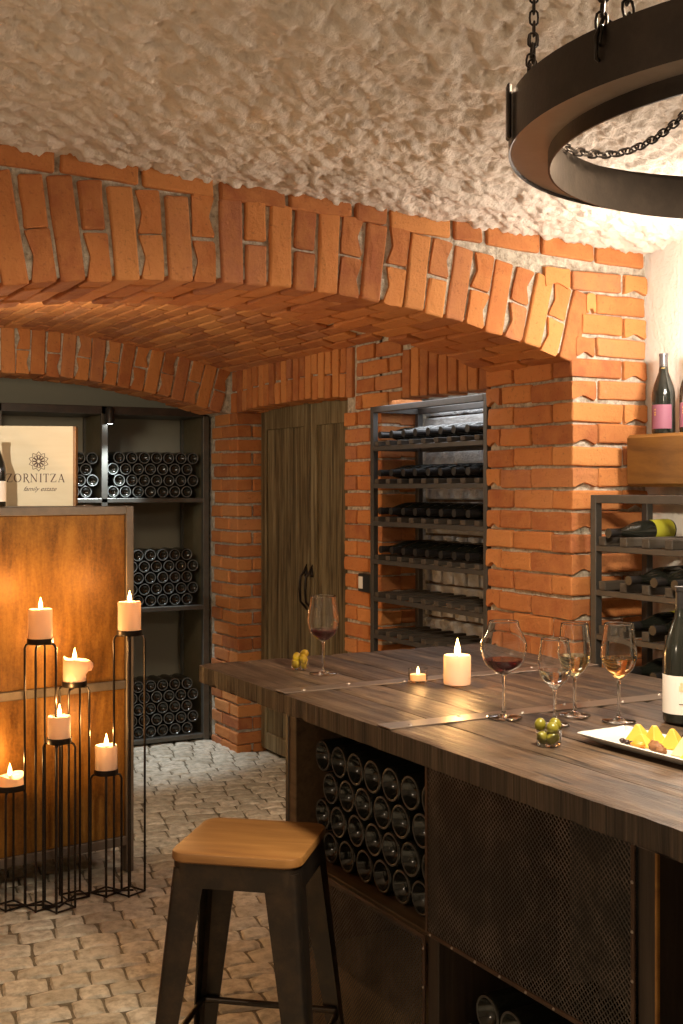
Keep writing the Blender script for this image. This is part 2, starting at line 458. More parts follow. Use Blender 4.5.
mb.box(-2.3, .33-e, B0+e, B1-.01, -.02, 2.10)
n = 48                                       # mortar bed of the arch, up to the ceiling
xs = [.33+(2.54)*i/n for i in range(n+1)]
vs_ = []
for x in xs:
    zb = ZC(x)+e
    vs_ += [(x, B0+e, zb), (x, B0+e, ZW(x)+.06), (x, B1-.01, zb), (x, B1-.01, ZW(x)+.06)]
fs_ = []
for i in range(n):
    q = i*4; fs_ += [(q, q+4, q+5, q+1), (q+2, q+3, q+7, q+6), (q, q+2, q+6, q+4)]
mb.add(vs_, fs_)
mb.box(AR-.02, 3.30, B0+e+.002, B1-.01, 2.115, 2.62); mb.box(-2.3, .33, B0+e, B1-.01, 2.09, 2.7)
struct(mb.build('wall_arch', [BRICK, MORTAR]), 'orange brick wall with segmental arch and right pier')

# ---- bay side wall with door recess and rack niche -------------------
mb = MB()
def course(b0, b1, z, odd, a0=A0):
    y = b0+(0.12 if odd else 0.)
    if odd and b1-b0 > .2: brick(mb, (a0+.06, b0+.06-.004, z), (.06, .056, .0345))
    if b1-b0 <= .2: y = b0
    while y < b1-.02:
        L = min(.25, b1-y)
        if b1-(y+L) < .05 and b1-(y+L) > 0: L = b1-y
        brick(mb, (a0+.06, y+L/2-.004, z), (.06, L/2-.006, .0345)); y += L
ND, NR = 5.02, 5.40      # pier between niche and door
for k in range(29):
    z = -.04+CR*(k+.5)
    if z > 2.33: break
    if z < 2.0: course(ND, NR, z, k % 2)
    else: course(4.84, NR-.12, z, k % 2)
    if z < 2.06:      # corner pier left of the door, with its return into the recess
        if k % 2: segs = [(A0, A0+.20, 6.74, 6.86), (A0, A0+.118, 6.87, 7.10)]
        else: segs = [(A0, A0+.10, 6.74, 6.98), (A0+.11, A0+.20, 6.74, 6.86), (A0, A0+.118, 6.99, 7.15)]
        for x0, x1, y0, y1 in segs: brick(mb, ((x0+x1)/2, (y0+y1)/2, z), ((x1-x0)/2, (y1-y0)/2, .0345))
    if z < 2.02:      # niche returns
        brick(mb, (A0+.165, ND+.06, z), (.05, .055, .0345))
y = 4.80
while y > 4.0:             # soldier arch above the wine rack niche
    brick(mb, (A0+.06, y, 2.013+.118), (.06, .034, .116), (1, 0, 0), (0, 1, .03)); y -= .078
y = 6.80; k = 0
while y > NR-.1:           # arch over the door
    zb = 2.055+.02*(1-((y-6.07)/.68)**2)
    if k % 2: brick(mb, (A0+.06, y, zb+.13), (.06, .033, .128))
    else:
        brick(mb, (A0+.06, y, zb+.064), (.06, .031, .062)); brick(mb, (A0+.06, y, zb+.194), (.06, .031, .062))
    brick(mb, (A0+.155, y, zb+.06), (.03, .033, .058))
    y -= .077; k += 1
mb.m = 1
mb.box(A0+e, A0+.30, ND+e, NR-e, 0, 2.4)
mb.box(A0+e, A0+.19, 6.74+e, 7.6, 0, 2.4)
mb.box(A0+e, A0+.19, NR-.02, 6.76, 2.055+.045, 2.4)
mb.box(A0+e, A0+.19, 4.04, ND+.04, 2.03, 2.4)
mb.box(A0+.20, A0+.30, NR-.05, 7.6, 0, 2.4); mb.box(A0+.19, A0+.30, 4.06, ND+.1, 2.03, 2.4)
struct(mb.build('wall_right', [BRICK, MORTAR]), 'orange brick side wall of the bay with door recess and rack niche')
# white painted back of the niche, brick rows showing through
mb = MB()
mb.box(3.235, 3.30, B1-.02, ND+.15, 0, 2.4, mi=1)
for k in range(28):
    z = CR*(k+.5); y = B1+.02-(.06 if k % 2 else 0)
    if k % 2 == 0:
        while y < ND+.1: brick(mb, (3.232, y+.05, z), (.02, .046, .033), mi=0); y += .104
    else: brick(mb, (3.232, (B1+ND+.1)/2, z), (.02, (ND-B1+.1)/2, .036), mi=0)
NICHEW = mortar_mat('whitewashed_brick', (.74, .74, .74), (.60, .60, .62)); NICHEM = mortar_mat('brown_mortar', (.20, .13, .09), (.12, .08, .05))
struct(mb.build('wall_niche', [NICHEW, NICHEM]), 'whitewashed masonry behind the tall wine rack')

# ---- bay back arch, vault ------------------------------------------
mb = MB()
ring(mb, 6.85, .34, phase=1, half=1.33)
mb.m = 1
vs_ = []
xs = [.25+(2.74)*i/n for i in range(n+1)]
for x in xs:
    zb = ZC(x)+e
    vs_ += [(x, 6.85+e, zb), (x, 6.85+e, ZV(x)+.1), (x, 7.19, zb), (x, 7.19, ZV(x)+.1)]
mb.add(vs_, fs_)
struct(mb.build('wall_back', [BRICK, MORTAR]), 'brick arch at the back of the bay above the bottle shelves')
mb = MB()
x = .28; i = 0
while x < 2.97:
    z = ZV(x); T = Vector((1, 0, -.2*(x-1.6))).normalized(); R = Vector((-T.z, 0, T.x))
    y = B1-.02+(0.12 if i % 2 else 0)
    while y < 6.86:
        if y > 4.9: brick(mb, Vector((x, y+.125, z))+R*.02, (.034, .12, .03), T, (0, 1, 0), R, jit=.003)
        y += .25
    x += .078; i += 1
vs_ = []; fv = []
for i in range(n+1):
    x = .2+2.78*i/n; vs_ += [(x, B1-.03, ZV(x)+.014), (x, 6.9, ZV(x)+.014), (x, B1-.03, ZV(x)+.1), (x, 6.9, ZV(x)+.1)]
for i in range(n):
    q = i*4; fv += [(q, q+4, q+5, q+1), (q+2, q+3, q+7, q+6)]
mb.add(vs_, fv, mi=1)
struct(mb.build('ceiling_vault', [BRICK, MORTAR]), 'low brick barrel vault over the bay', 'ceiling')
struct(MB().box(-.2, A0+.3, 7.68, 7.78, 0, 2.7).build('wall_alcove', GREYWALL), 'grey plaster wall behind the bottle shelves')
struct(MB().box(.1, .25, B1, 7.7, 0, 2.5).build('wall_left', WHITE), 'plain plastered left wall of the bay')

# ---- main room shell -------------------------------------------------
struct(MB().box(3.24, 3.4, -1.6, B0+.02, -.02, 2.95).build('wall_east', WHITE), 'white plastered wall beside the brick pier')
struct(MB().box(-2.4, -2.3, -1.6, 4.0, -.02, 2.95).build('wall_west', WHITE), 'plastered wall on the left of the cellar')
struct(MB().box(-2.4, 3.4, -1.7, -1.6, -.02, 2.95).build('wall_south', WHITE), 'plastered wall behind the viewer')
# ceiling: a groin of thick trowelled plaster
mb = MB()
def zceil(a, b, fine=True):
    z = ZW(a)+.010+.12*(3.52-b)
    rb = 2.2+.32*a-.045*a*a*1.4 if a < 2.6 else 2.2+.32*2.6-.045*2.6*2.6*1.4   # ridge line
    rb = min(rb, 2.78)
    d = rb-b
    if d > 0: z += min(d, .9)*.18
    rdg = math.exp(-(d/.035)**2)*.006
    if not fine: return z-rdg
    def ss(x): x = max(0., min(1., x)); return x*x*(3-2*x)
    u_, v_ = a*.88+b*.47, b*.88-a*.47
    n1 = noise.fractal(Vector((u_*9, v_*17, 3.1)), .75, 2.2, 4)
    n2 = noise.noise(Vector((u_*22, v_*48, 8.2)))+.5*noise.noise(Vector((u_*60, v_*95, 1.2)))
    return z-.014*ss(n1*2.0+.5)-.0075*ss(n2*2.2+.45)-rdg
as_ = [-2.35+1.95*k/30 for k in range(30)]+[-.4+3.69*k/460 for k in range(461)]
bs = [3.53-1.45*k/190 for k in range(191)]+[2.08-3.7*k/230 for k in range(1, 231)]
NA, NB = len(as_)-1, len(bs)-1
vs_ = [(a, b, zceil(a, b)) for b in bs for a in as_]
fs2 = [(j*(NA+1)+i, j*(NA+1)+i+1, (j+1)*(NA+1)+i+1, (j+1)*(NA+1)+i) for j in range(NB) for i in range(NA)]
mb.add(vs_, fs2)
struct(mb.build('ceiling', PLASTER, smooth=True), 'rough trowelled cream plaster ceiling', 'ceiling')
# floor: bedding and worn cobbles
mb = MB(); mb.box(-2.4, 3.4, -1.7, 7.75, -.12, -.011, mi=1)
def cobble(cx, cy, hx, hy, rot):
    vs_ = []; r = random.random(); cc = [random.uniform(-.005, .005) for _ in range(8)]
    tx, ty = random.uniform(-.03, .03), random.uniform(-.03, .03)
    T = (-1, -.86, 0, .86, 1); ca, sa = math.cos(rot), math.sin(rot)
    for j, y in enumerate(T):
        for i, x in enumerate(T):
            qx, qy = x*hx, y*hy
            k = (1 if x > 0 else 0)+(2 if y > 0 else 0)
            qx += cc[k]*abs(x*y); qy += cc[4+k]*abs(x*y)
            m = max(abs(x), abs(y)); z = 0 if m < .9 else -.014
            if abs(x) > .7 and abs(y) > .7 and m < .9: z = -.006
            if m > .9 and abs(x) > .9 and abs(y) > .9: qx *= .985; qy *= .985
            if m < .9: z += qx*tx+qy*ty+.004*noise.noise(Vector((cx*5+x, cy*5+y, r*9)))-.001
            vs_.append((cx+ca*qx-sa*qy, cy+sa*qx+ca*qy, min(z, .0015)))
    mb.add(vs_, [(j*5+i, j*5+i+1, (j+1)*5+i+1, (j+1)*5+i) for j in range(4) for i in range(4)], mi=0, rnd=r)
rot = math.radians(-8); ca, sa = math.cos(rot), math.sin(rot)
v = -1.0
row = 0
while v < 8.6:
    h = random.uniform(.095, .125); u = -2.6+random.random()*.1
    while u < 4.4:
        L = random.uniform(.10, .17)
        uu = u+L/2; vv = v+h/2+.05*math.sin(uu*1.1+1)
        x = ca*uu-sa*vv; y = sa*uu+ca*vv
        if -2.2 < x < 3.2 and -1.2 < y < 7.6 and not (x > A0+.05 and y > B0 and not (5.4 < y < 6.72)) and not (x < -.6 and y > 3.6):
            cobble(x, y, L/2-.0015, h/2-.0015, rot+random.uniform(-.03, .03)+.055*math.cos(uu*1.1+1))
        u += L
    v += h
struct(mb.build('floor', [COBBLE, GROUT], smooth='auto'), 'worn sandy cobblestone floor', 'floor')

# ---- door ------------------------------------------------------------
door = struct(empty('door_1', (3.13, 6.07, 0)), 'aged greenish brown plank double door with iron pulls', 'door')
for s_ in (-1, 1):
    mb = MB(); y = .008
    while y < .64:
        wd = random.uniform(.085, .12); wd = min(wd, .65-y); mb.rnd = random.random()
        mb.bbox(-.012, .018, *(sorted((s_*y, s_*(y+wd-.003)))), .02, 2.10, r=.003); y += wd
    leaf = mb.build('door_leaf', DOORW, door)
    mb = MB(); mb.rnd = random.random()
    mb.bbox(-.028, -.012, *sorted((s_*.006, s_*.075)), .02, 2.10); mb.rnd = random.random()
    mb.bbox(-.028, -.012, *sorted((s_*.59, s_*.655)), .02, 2.10)
    mb.rnd = random.random(); mb.bbox(-.028, -.012, *sorted((s_*.08, s_*.585)), 1.95, 2.10)
    mb.rnd = random.random(); mb.bbox(-.028, -.012, *sorted((s_*.08, s_*.585)), .02, .12)
    mb.rnd = random.random(); mb.bbox(-.028, -.012, *sorted((s_*.08, s_*.585)), .34, .44)
    mb.build('door_rail', DOORW, door)
    mb = MB(); y0 = s_*.035
    mb.tube([(-.03, y0, 1.17), (-.045, y0, 1.13), (-.07, y0, 1.10), (-.075, y0, 1.03), (-.07, y0, .96), (-.045, y0, .935), (-.03, y0, .91)], [.003, .008, .007, .008, .007, .008, .003], 8)
    mb.lathe([(0, 0), (.014, 0), (.012, .02), (.004, .05), (0, .055)], 10, Matrix.Translation((-.032, y0, 1.10)))
    mb.build('door_handle', BLACKST, door, smooth=True)

# ---------------------------------------------------------------- bottle
def bottle_profile(h=.30, r=.041, style='slope'):
    if style == 'slope':
        return [(0, .022), (.018, .016), (r-.008, .001), (r-.004, 0), (r-.001, .003), (r, .012), (r, h*.46), (r*.97, h*.52), (r*.85, h*.60), (r*.62, h*.69), (r*.42, h*.77), (.0155, h*.84), (.0145, h*.97), (.016, h*.975), (.016, h*.995), (.013, h), (0, h)]
    return [(0, .022), (.018, .016), (r-.008, .001), (r-.004, 0), (r-.001, .003), (r, .012), (r, h*.60), (r*.96, h*.64), (r*.75, h*.69), (r*.45, h*.735), (.0155, h*.78), (.0145, h*.97), (.016, h*.975), (.016, h*.995), (.013, h), (0, h)]
def label_band(mb, r, z0, z1, a0, a1, n=14):
    mb.lathe([(r, z0), (r+.0006, z0), (r+.0006, z1), (r, z1)], n, None, a0, a1)
def make_bottle(name, label, h=.30, r=.041, capm=CAPS, lab=None, labz=(.03, .12), face=0, span=2.2, style='slope', group=None, glassm=BGLASS):
    t = empty(name); tag(t, label, 'bottle', group)
    MB().lathe(bottle_profile(h, r, style), 28).build('glass_body', glassm, t, smooth='auto')
    MB().lathe([(.0150, h*.82), (.0156, h*.83), (.0152, h*.965), (.0168, h*.97), (.0168, h+.0008), (.0, h+.0012)], 20).build('capsule', capm, t, smooth='auto')
    if lab:
        mb = MB(); label_band(mb, r+.0004, labz[0], labz[1], face-span/2, face+span/2)
        l_ = mb.build('label', lab, t, smooth='auto')
    return t
def lying(o, x, y, z, dirx, diry=0, tilt=0, roll=0):
    """lay a bottle so its neck points along (dirx,diry); x,y,z is the axis point at its base"""
    d = Vector((dirx, diry, tilt)).normalized()
    q = d.to_track_quat('Z', 'Y')
    o.rotation_mode = 'QUATERNION'; o.rotation_quaternion = q @ Matrix.Rotation(roll, 3, 'Z').to_quaternion()
    o.location = (x, y, z)

ORD = ['first', 'second', 'third', 'fourth', 'fifth', 'sixth', 'seventh', 'eighth', 'ninth', 'tenth']

# ---------------------------------------------------------------- back shelf unit
SHST = metal_mat('shelf_steel', (.12, .115, .10), .4, .5, (.17, .16, .14)); SHEETM = metal_mat('olive_grey_sheet', (.17, .145, .085), .5, .2, (.22, .19, .12))
sh = tag(empty('bottle_shelf', (0, 7.17, 0)), 'tall dark steel bottle shelf filling the arched alcove at the back', 'shelf')
cols = [.98, 1.62, 2.26, 2.925]
for i, x in enumerate(cols):
    x0 = x-.02
    MB().bbox(x0, x0+.04, 0, .04, 0, 2.10).build('front_post', SHST, sh)
    MB().bbox(x0, x0+.04, .38, .42, 0, 2.10).build('back_post', SHST, sh)
    if i: MB().box(x0+.015, x0+.025, .04, .38, .03, 2.08).build('side_sheet', SHEETM, sh)
for z in (.04, .857, 1.537):
    MB().bbox(1.0, 2.905, .0, .42, z-.028, z).build('shelf_board', SHST, sh)
MB().bbox(.96, 2.945, .0, .42, 2.05, 2.10).build('top_frame', STEEL, sh)
MB().box(1.0, 2.26, .40, .41, .04, 2.05).build('back_panel', GREYWALL, sh)
RIM = mat('bottle_rim_glint', (.10, .10, .095), .35); RIMD = mat('dim_bottle_rim_glint', (.045, .04, .035), .3)  # paler rim colours paint the glint ring on the bottle bases
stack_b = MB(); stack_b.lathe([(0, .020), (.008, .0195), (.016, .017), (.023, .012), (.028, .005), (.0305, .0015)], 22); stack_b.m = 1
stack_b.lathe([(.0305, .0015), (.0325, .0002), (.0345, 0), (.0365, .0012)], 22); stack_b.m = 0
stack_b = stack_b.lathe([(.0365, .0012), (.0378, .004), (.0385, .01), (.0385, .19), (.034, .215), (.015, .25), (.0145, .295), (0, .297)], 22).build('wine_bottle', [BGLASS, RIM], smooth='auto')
first = [stack_b]
def stack(x0, nx, rows, z0, y, dx, where, group, rdir=(0, 1), r=.0385, axis='x', odd_less=True, dirv=(0, 1), lab='dark wine bottle', src=None, skip=None):
    for row in range(rows):
        off = dx/2 if row % 2 else 0
        m = nx-(1 if (row % 2 and odd_less) else 0)
        for i in range(m):
            if skip and skip(row, i): continue
            if src is None and first: o = first.pop()
            else: o = (src or stack_b).copy(); C.objects.link(o)
            px = x0+i*dx+off
            z = z0+r+row*dx*.875
            if axis == 'x': lying(o, px, y+random.uniform(-.004, .004), z, *dirv, roll=random.random()*6)
            else: lying(o, y+random.uniform(-.004, .004), px, z, *dirv, roll=random.random()*6)
            tag(o, f'bottle base, {ORD[row]} row up, {ORD[i]} from left, {where}', 'bottle', group)
# names via builder: bottles lie with their bases towards the room
def st(cx0, cx1, nx, rows, zb, where, group):
    dx = (cx1-cx0-.08)/(nx-.5)
    stack(cx0+.04+.0, nx, rows, zb, 7.21, dx, where, group, odd_less=False)
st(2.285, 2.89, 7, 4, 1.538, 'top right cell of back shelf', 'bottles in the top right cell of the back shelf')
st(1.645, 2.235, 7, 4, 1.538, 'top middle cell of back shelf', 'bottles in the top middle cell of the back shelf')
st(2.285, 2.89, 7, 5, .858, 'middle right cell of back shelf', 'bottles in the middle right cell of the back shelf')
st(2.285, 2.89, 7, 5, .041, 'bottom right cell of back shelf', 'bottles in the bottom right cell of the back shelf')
# small spotlight clipped to the divider
sp = tag(empty('shelf_spotlight', (2.27, 7.13, 2.04)), 'small cylindrical spotlight shining down the shelf divider', 'lamp')
MB().lathe([(0, .05), (.018, .05), (.026, .03), (.028, -.05), (.022, -.05), (.02, -.03)], 18, Matrix.Translation((0.01, 0, 0))).build('lamp_head', BLACKM, sp, smooth='auto')
MB().lathe([(0, -.049), (.0215, -.049)], 18, Matrix.Translation((0.01, 0, 0))).build('lamp_lens', BULB, sp)
MB().bbox(-.01, .01, -.0, .042, .03, .05).build('bracket', BLACKM, sp)

# ---------------------------------------------------------------- rusted counter
CT = tag(empty('counter_cabinet', (1.655, 4.853, 0), math.radians(7.6)), 'waist high counter clad in rusted steel sheets with grey steel frame', 'cabinet')
W_ = 1.28; fw = .034
def cb(x0, x1, y0, y1, z0, z1, nm, m=STEEL): return MB().bbox(x0, x1, y0, y1, z0, z1, r=.0025).build(nm, m, CT)
CFR = metal_mat('counter_frame_steel', (.17, .145, .12), .4, .6, (.24, .19, .15))
cb(-fw, 0, 0, .04, 0, 1.525, 'corner_post', CFR); cb(-W_, -W_+fw, 0, .04, 0, 1.525, 'corner_post', CFR)
cb(-fw, 0, .40, .44, 0, 1.525, 'corner_post', CFR); cb(-W_, -W_+fw, .40, .44, 0, 1.525, 'corner_post', CFR)
for z0, z1 in ((1.49, 1.525), (.765, .80), (.113, .15)): cb(-W_+fw, -fw, 0, .04, z0, z1, 'front_rail', CFR)
cb(-W_+fw, -fw, .015, .022, .80, 1.49, 'rusted_panel', RUST); cb(-W_+fw, -fw, .015, .022, .15, .765, 'rusted_panel', RUST)
cb(-.02, -.012, .04, .40, .113, 1.49, 'side_panel', RUST); cb(-W_+.012, -W_+.02, .04, .40, .113, 1.49, 'side_panel', RUST)
cb(-W_+fw, -fw, .022, .44, 1.485, 1.522, 'top_board', CFR)
cb(-W_+fw, -fw, .02, .42, .113, .14, 'bottom_board', CFR)

# wooden wine box with printed writing
BX = tag(empty('wine_box', (1.163, 4.99, 1.526), math.radians(-20)), 'pale wooden wine box printed ZORNITZA on top of the rusted counter', 'box')
bw, bh, bd = .42, .328, .105
# local frame: x right, front at y=0, depth +y ; right edge at x=+.30
xr, xl = .275, .275-bw
MB().bbox(xl, xr-.012, 0, .008, 0, bh, r=.001).build('lid', BOXW, BX)
mb = MB(); mb.bbox(xl, xr, .009, bd, 0, .01, r=.001); mb.bbox(xl, xr, .009, bd, bh-.01, bh, r=.001); mb.bbox(xr-.012, xr, -.001, bd, .0, bh, r=.001)
mb.bbox(xl, xl+.01, .009, bd, .01, bh-.01, r=.001); mb.bbox(xl, xr, bd-.008, bd, .01, bh-.01, r=.001); mb.build('carcass', CRATEW, BX)
def stroke(mb, p, q, w_, y=-.0006):
    p = Vector(p); q = Vector(q); d = (q-p).normalized(); nn = Vector((-d.y, d.x))*w_/2
    P = [p+nn, q+nn, q-nn, p-nn]
    mb.prism([(k.x, k.y) for k in P], y, y+.0005)
def letters(mb, text, x, z, h):
    tw, nw = h*.13, h*.055
    for ch in text:
        def S(a, b, w_=tw, x=x): stroke(mb, (x+a[0]*h, z+a[1]*h), (x+b[0]*h, z+b[1]*h), w_)
        if ch == 'Z': S((0, .97), (.62, .97), nw); S((.56, .95), (.06, .05)); S((0, .03), (.66, .03), nw); S((.02, .97), (.02, .80), nw); S((.64, .03), (.64, .22), nw); wd = .78
        elif ch == 'O':
            k = 22
            for i in range(k):
                a0 = 2*PI*i/k; a1 = 2*PI*(i+1)/k; th_ = tw*(.45+.6*abs(math.cos((a0+a1)/2)))
                S((.4+.38*math.cos(a0), .5+.48*math.sin(a0)), (.4+.38*math.cos(a1), .5+.48*math.sin(a1)), th_)
            wd = .92
        elif ch == 'R':
            S((.14, 0), (.14, 1)); S((.02, .02), (.27, .02), nw); S((.02, .98), (.35, .98), nw)
            for i in range(10):
                a0 = -PI/2+PI*i/10; a1 = a0+PI/10
                S((.32+.22*math.cos(a0), .75+.23*math.sin(a0)), (.32+.22*math.cos(a1), .75+.23*math.sin(a1)), tw*.8)
            S((.14, .52), (.34, .52), nw); S((.32, .52), (.72, -.12), tw*.9); wd = .74
        elif ch == 'N': S((.12, 0), (.12, 1), nw); S((.10, .98), (.72, .04)); S((.72, 0), (.72, 1), nw); S((0, .02), (.24, .02), nw); S((.60, .98), (.84, .98), nw); S((0, .98), (.14, .98), nw); wd = .96
        elif ch == 'I': S((.14, 0), (.14, 1)); S((.02, .02), (.26, .02), nw); S((.02, .98), (.26, .98), nw); wd = .38
        elif ch == 'T': S((.34, 0), (.34, 1)); S((.22, .02), (.46, .02), nw); S((0, .97), (.68, .97), nw); S((.02, .97), (.02, .8), nw); S((.66, .97), (.66, .8), nw); wd = .76
        elif ch == 'A': S((.08, 0), (.38, .98), nw); S((.36, .98), (.68, 0)); S((.2, .34), (.56, .34), nw); S((0, .02), (.2, .02), nw); S((.56, .02), (.8, .02), nw); wd = .9
        x += wd*h*1.12
    return x
mb = MB(); letters(mb, 'ZORNITZA', -.003, .098, .0345)
rc = (.125, .183)                              # rosette emblem: interlaced petals
for k in range(10):
    a = 2*PI*k/10+PI/2
    for rr0, rr1, hw in ((.010, .040, .26), (.006, .027, .33)):
        t0 = (rc[0]+rr1*math.cos(a), rc[1]+rr1*math.sin(a))
        for s_ in (-1, 1):
            m_ = (rc[0]+rr1*.78*math.cos(a+s_*hw), rc[1]+rr1*.78*math.sin(a+s_*hw)); b_ = (rc[0]+rr0*math.cos(a+s_*.1), rc[1]+rr0*math.sin(a+s_*.1))
            stroke(mb, t0, m_, .0022); stroke(mb, m_, b_, .0018)
for k in range(12):
    a0, a1 = 2*PI*k/12, 2*PI*(k+1)/12
    stroke(mb, (rc[0]+.010*math.cos(a0), rc[1]+.010*math.sin(a0)), (rc[0]+.010*math.cos(a1), rc[1]+.010*math.sin(a1)), .002)
mb.build('printed_name', INK, BX)
tc = D.curves.new('printed_script', 'FONT'); tc.body = 'family estate'; tc.size = .026; tc.shear = .5; tc.extrude = .0002; tc.materials.append(INK)
tco0 = D.objects.new('script_source', tc); C.objects.link(tco0); bpy.context.view_layer.update()
tme = D.meshes.new_from_object(tco0.evaluated_get(bpy.context.evaluated_depsgraph_get())); D.objects.remove(tco0); D.curves.remove(tc)
tco = D.objects.new('printed_script', tme); C.objects.link(tco); tco.parent = BX; tco.location = (.063, -.0006, .062); tco.rotation_euler = (PI/2, 0, 0)

wb = make_bottle('wine_bottle', 'dark wine bottle with white label beside the wooden box on the counter', .29, .040, lab=PAPER, labz=(.02, .10), face=-PI/2, span=2.6)
wb.location = (1.073, 4.80, 1.527)

# ---------------------------------------------------------------- tall wine rack in the niche
def wine_rack(name, label, a0, a1, b0, b1, ztop, rails, nslat, barmat, slat_h=.035, frame=.028):
    """frame from a0 (front) to a1 (back); rails along b, slats laid front to back"""
    t = tag(empty(name, (a0, b0, 0)), label, 'wine rack'); L = b1-b0; dpt = a1-a0
    def B(x0, x1, y0, y1, z0, z1, nm, m=barmat): return MB().bbox(x0, x1, y0, y1, z0, z1, r=.002).build(nm, m, t)
    for x in (0, dpt-frame):
        for y in (0, L-frame): B(x, x+frame, y, y+frame, 0, ztop, 'post')
        B(x, x+frame, frame, L-frame, ztop-frame, ztop, 'top_rail')
    for y in (0, L-frame): B(frame, dpt-frame, y, y+frame, ztop-frame, ztop, 'top_rail')
    for z in rails:
        B(0, .012, frame, L-frame, z-.024, z-.002, 'shelf_rail'); B(dpt-.012, dpt, frame, L-frame, z-.024, z-.002, 'shelf_rail')
        for y in (0.004, L-frame+.004): B(frame, dpt-frame, y, y+.014, z-.024, z-.002, 'shelf_rail')
        for i in range(nslat):
            y = frame+.018+(L-2*frame-.036-.04)*i/(nslat-1)
            B(-.006, dpt+.004, y, y+.036, z-.002, z-.002+slat_h, 'slat', SLATW)
    return t
ra0, ra1 = 2.878, 3.158
rails1 = [1.80, 1.622, 1.445, 1.265, 1.088, .912, .766, .596, .426, .256, .09]
wine_rack('wine_rack', 'tall grey steel wine rack half sunk in the brick niche beside the door', ra0, ra1, 4.047, 5.0, 1.985, rails1, 9, RACKST, slat_h=.022)
rb = make_bottle('wine_bottle', '', .30, .038, capm=CAPS, style='slope')
used = False
Lr = .953; f_ = .028
for r_i, z in enumerate(rails1[:4]):
    for i in range(8):
        y = 4.047+f_+.018+(Lr-2*f_-.036-.04)*(i+.5)/8+.018
        o = rb if not used else copy_tree(rb); used = True
        zz = z-.002+.022+.021
        lying(o, ra0+.285, y+random.uniform(-.003, .003), zz+.010, -1, random.uniform(-.012, .012), -.01)
        tag(o, f'bottle lying neck outward, {ORD[r_i]} shelf from top, {ORD[7-i]} from left, tall wine rack', 'bottle', 'bottles lying in the tall wine rack')

# ---------------------------------------------------------------- right wine rack
qa0, qa1, qb0, qb1 = 2.905, 3.18, 1.30, 3.44
rails2 = [1.395, 1.235, 1.075, .915, .755, .595, .435, .275, .115]
wine_rack('wine_rack', 'low grey steel wine rack along the white wall beside the brick pier', qa0, qa1, qb0, qb1, 1.575, rails2, 19, RACKST, slat_h=.032, frame=.03)
Lq = qb1-qb0; fq = .03
sl = [fq+.018+(Lq-2*fq-.036-.04)*i/18+qb0+.018 for i in range(19)]
pat = {0: [17], 1: [17, 16, 15, 14], 2: [17, 16, 15, 14, 12], 3: [17, 16, 15, 14], 4: [17, 16, 15]}
for r_i, z in enumerate(rails2[:5]):
    for n_, i in enumerate(pat[r_i]):
        y = (sl[i]+sl[i-1])/2
        if r_i == 0: y = 3.312
        o = make_bottle('wine_bottle', '', .295, .038, capm=CAPS, lab=LIME if (r_i+i) % 2 or r_i == 0 else None, labz=(.01, .10), face=0, span=5.5) if (r_i, n_) in ((0, 0), (1, 1)) else copy_tree(ob1 if (r_i+i) % 2 else ob2)
        if (r_i, n_) == (0, 0): ob1 = o; ob2 = copy_tree(rb)
        lying(o, qa0+.265, y, z+.030+.024, -1, random.uniform(-.05, .05), -.03)
        tag(o, f'bottle lying neck outward, {ORD[r_i]} shelf down, {ORD[n_]} from brick pier, low rack' if r_i else 'single black bottle with lime label lying alone on top shelf of low wine rack', 'bottle', 'bottles lying in the low wine rack')
D.objects.remove(ob2.children[0]); D.objects.remove(ob2.children[0]); D.objects.remove(ob2)

# thick wooden ledge on the wall above the rack
cr = tag(MB().bbox(0, .170, -1.7, 0, 0, .192, r=.012).build('wooden_ledge', LEDGEW), 'thick honey coloured wooden ledge fixed to the white wall above the rack', 'shelf')
cr.location = (3.070, 3.44, 1.604)
for i, (x, y) in enumerate(((3.142, 3.315), (3.142, 3.175))):
    o = make_bottle('wine_bottle', ['dark sloped bottle with pink label on the wooden ledge near the brick pier', 'pink labelled bottle at the right frame edge on the wooden ledge'][i], .292, .042, capm=CAPGREY, lab=PINK, labz=(.018, .105), face=-2.6, span=2.0, group='pink labelled bottles on the ledge')
    o.location = (x, y, 1.797)
    mb = MB(); label_band(mb, .0156, .222, .240, -2.9, -2.0, 5); mb.build('neck_label', GOLD, o)
    mb = MB()
    for zz in (.085, .074, .066): label_band(mb, .0432, zz, zz+.005, -3.15, -3.0, 2)
    mb.build('label_print', GOLD, o)
# wall lamp just outside the frame
wl = tag(empty('wall_lamp', (3.239, 2.90, 2.0)), 'warm wall lamp on a bent iron arm above the wooden ledge', 'lamp')
MB().bbox(-.012, 0, -.03, .03, -.05, .05, r=.003).build('wall_plate', BLACKST, wl)
MB().tube([(-.01, 0, 0), (-.12, 0, .0), (-.27, 0, .01), (-.305, 0, .04), (-.309, 0, .085)], .007, 8).build('arm', BLACKST, wl, smooth='auto')
MB().lathe([(0, .085), (.022, .085), (.024, .098), (0, .099)], 16, Matrix.Translation((-.309, 0, 0))).build('socket', BLACKST, wl, smooth='auto')

# light switch on the brickwork
sw = tag(empty('light_switch', (A0-.012, 5.165, 1.135)), 'small black framed light switch on the brick wall behind the rack post', 'switch')
MB().bbox(-.006, .014, -.07, .05, -.045, .045, r=.003).build('switch_plate', BLACKM, sw)
MB().bbox(-.010, -.006, -.0, .04, -.03, .03, r=.0015).build('switch_rocker', WHITEPL, sw)

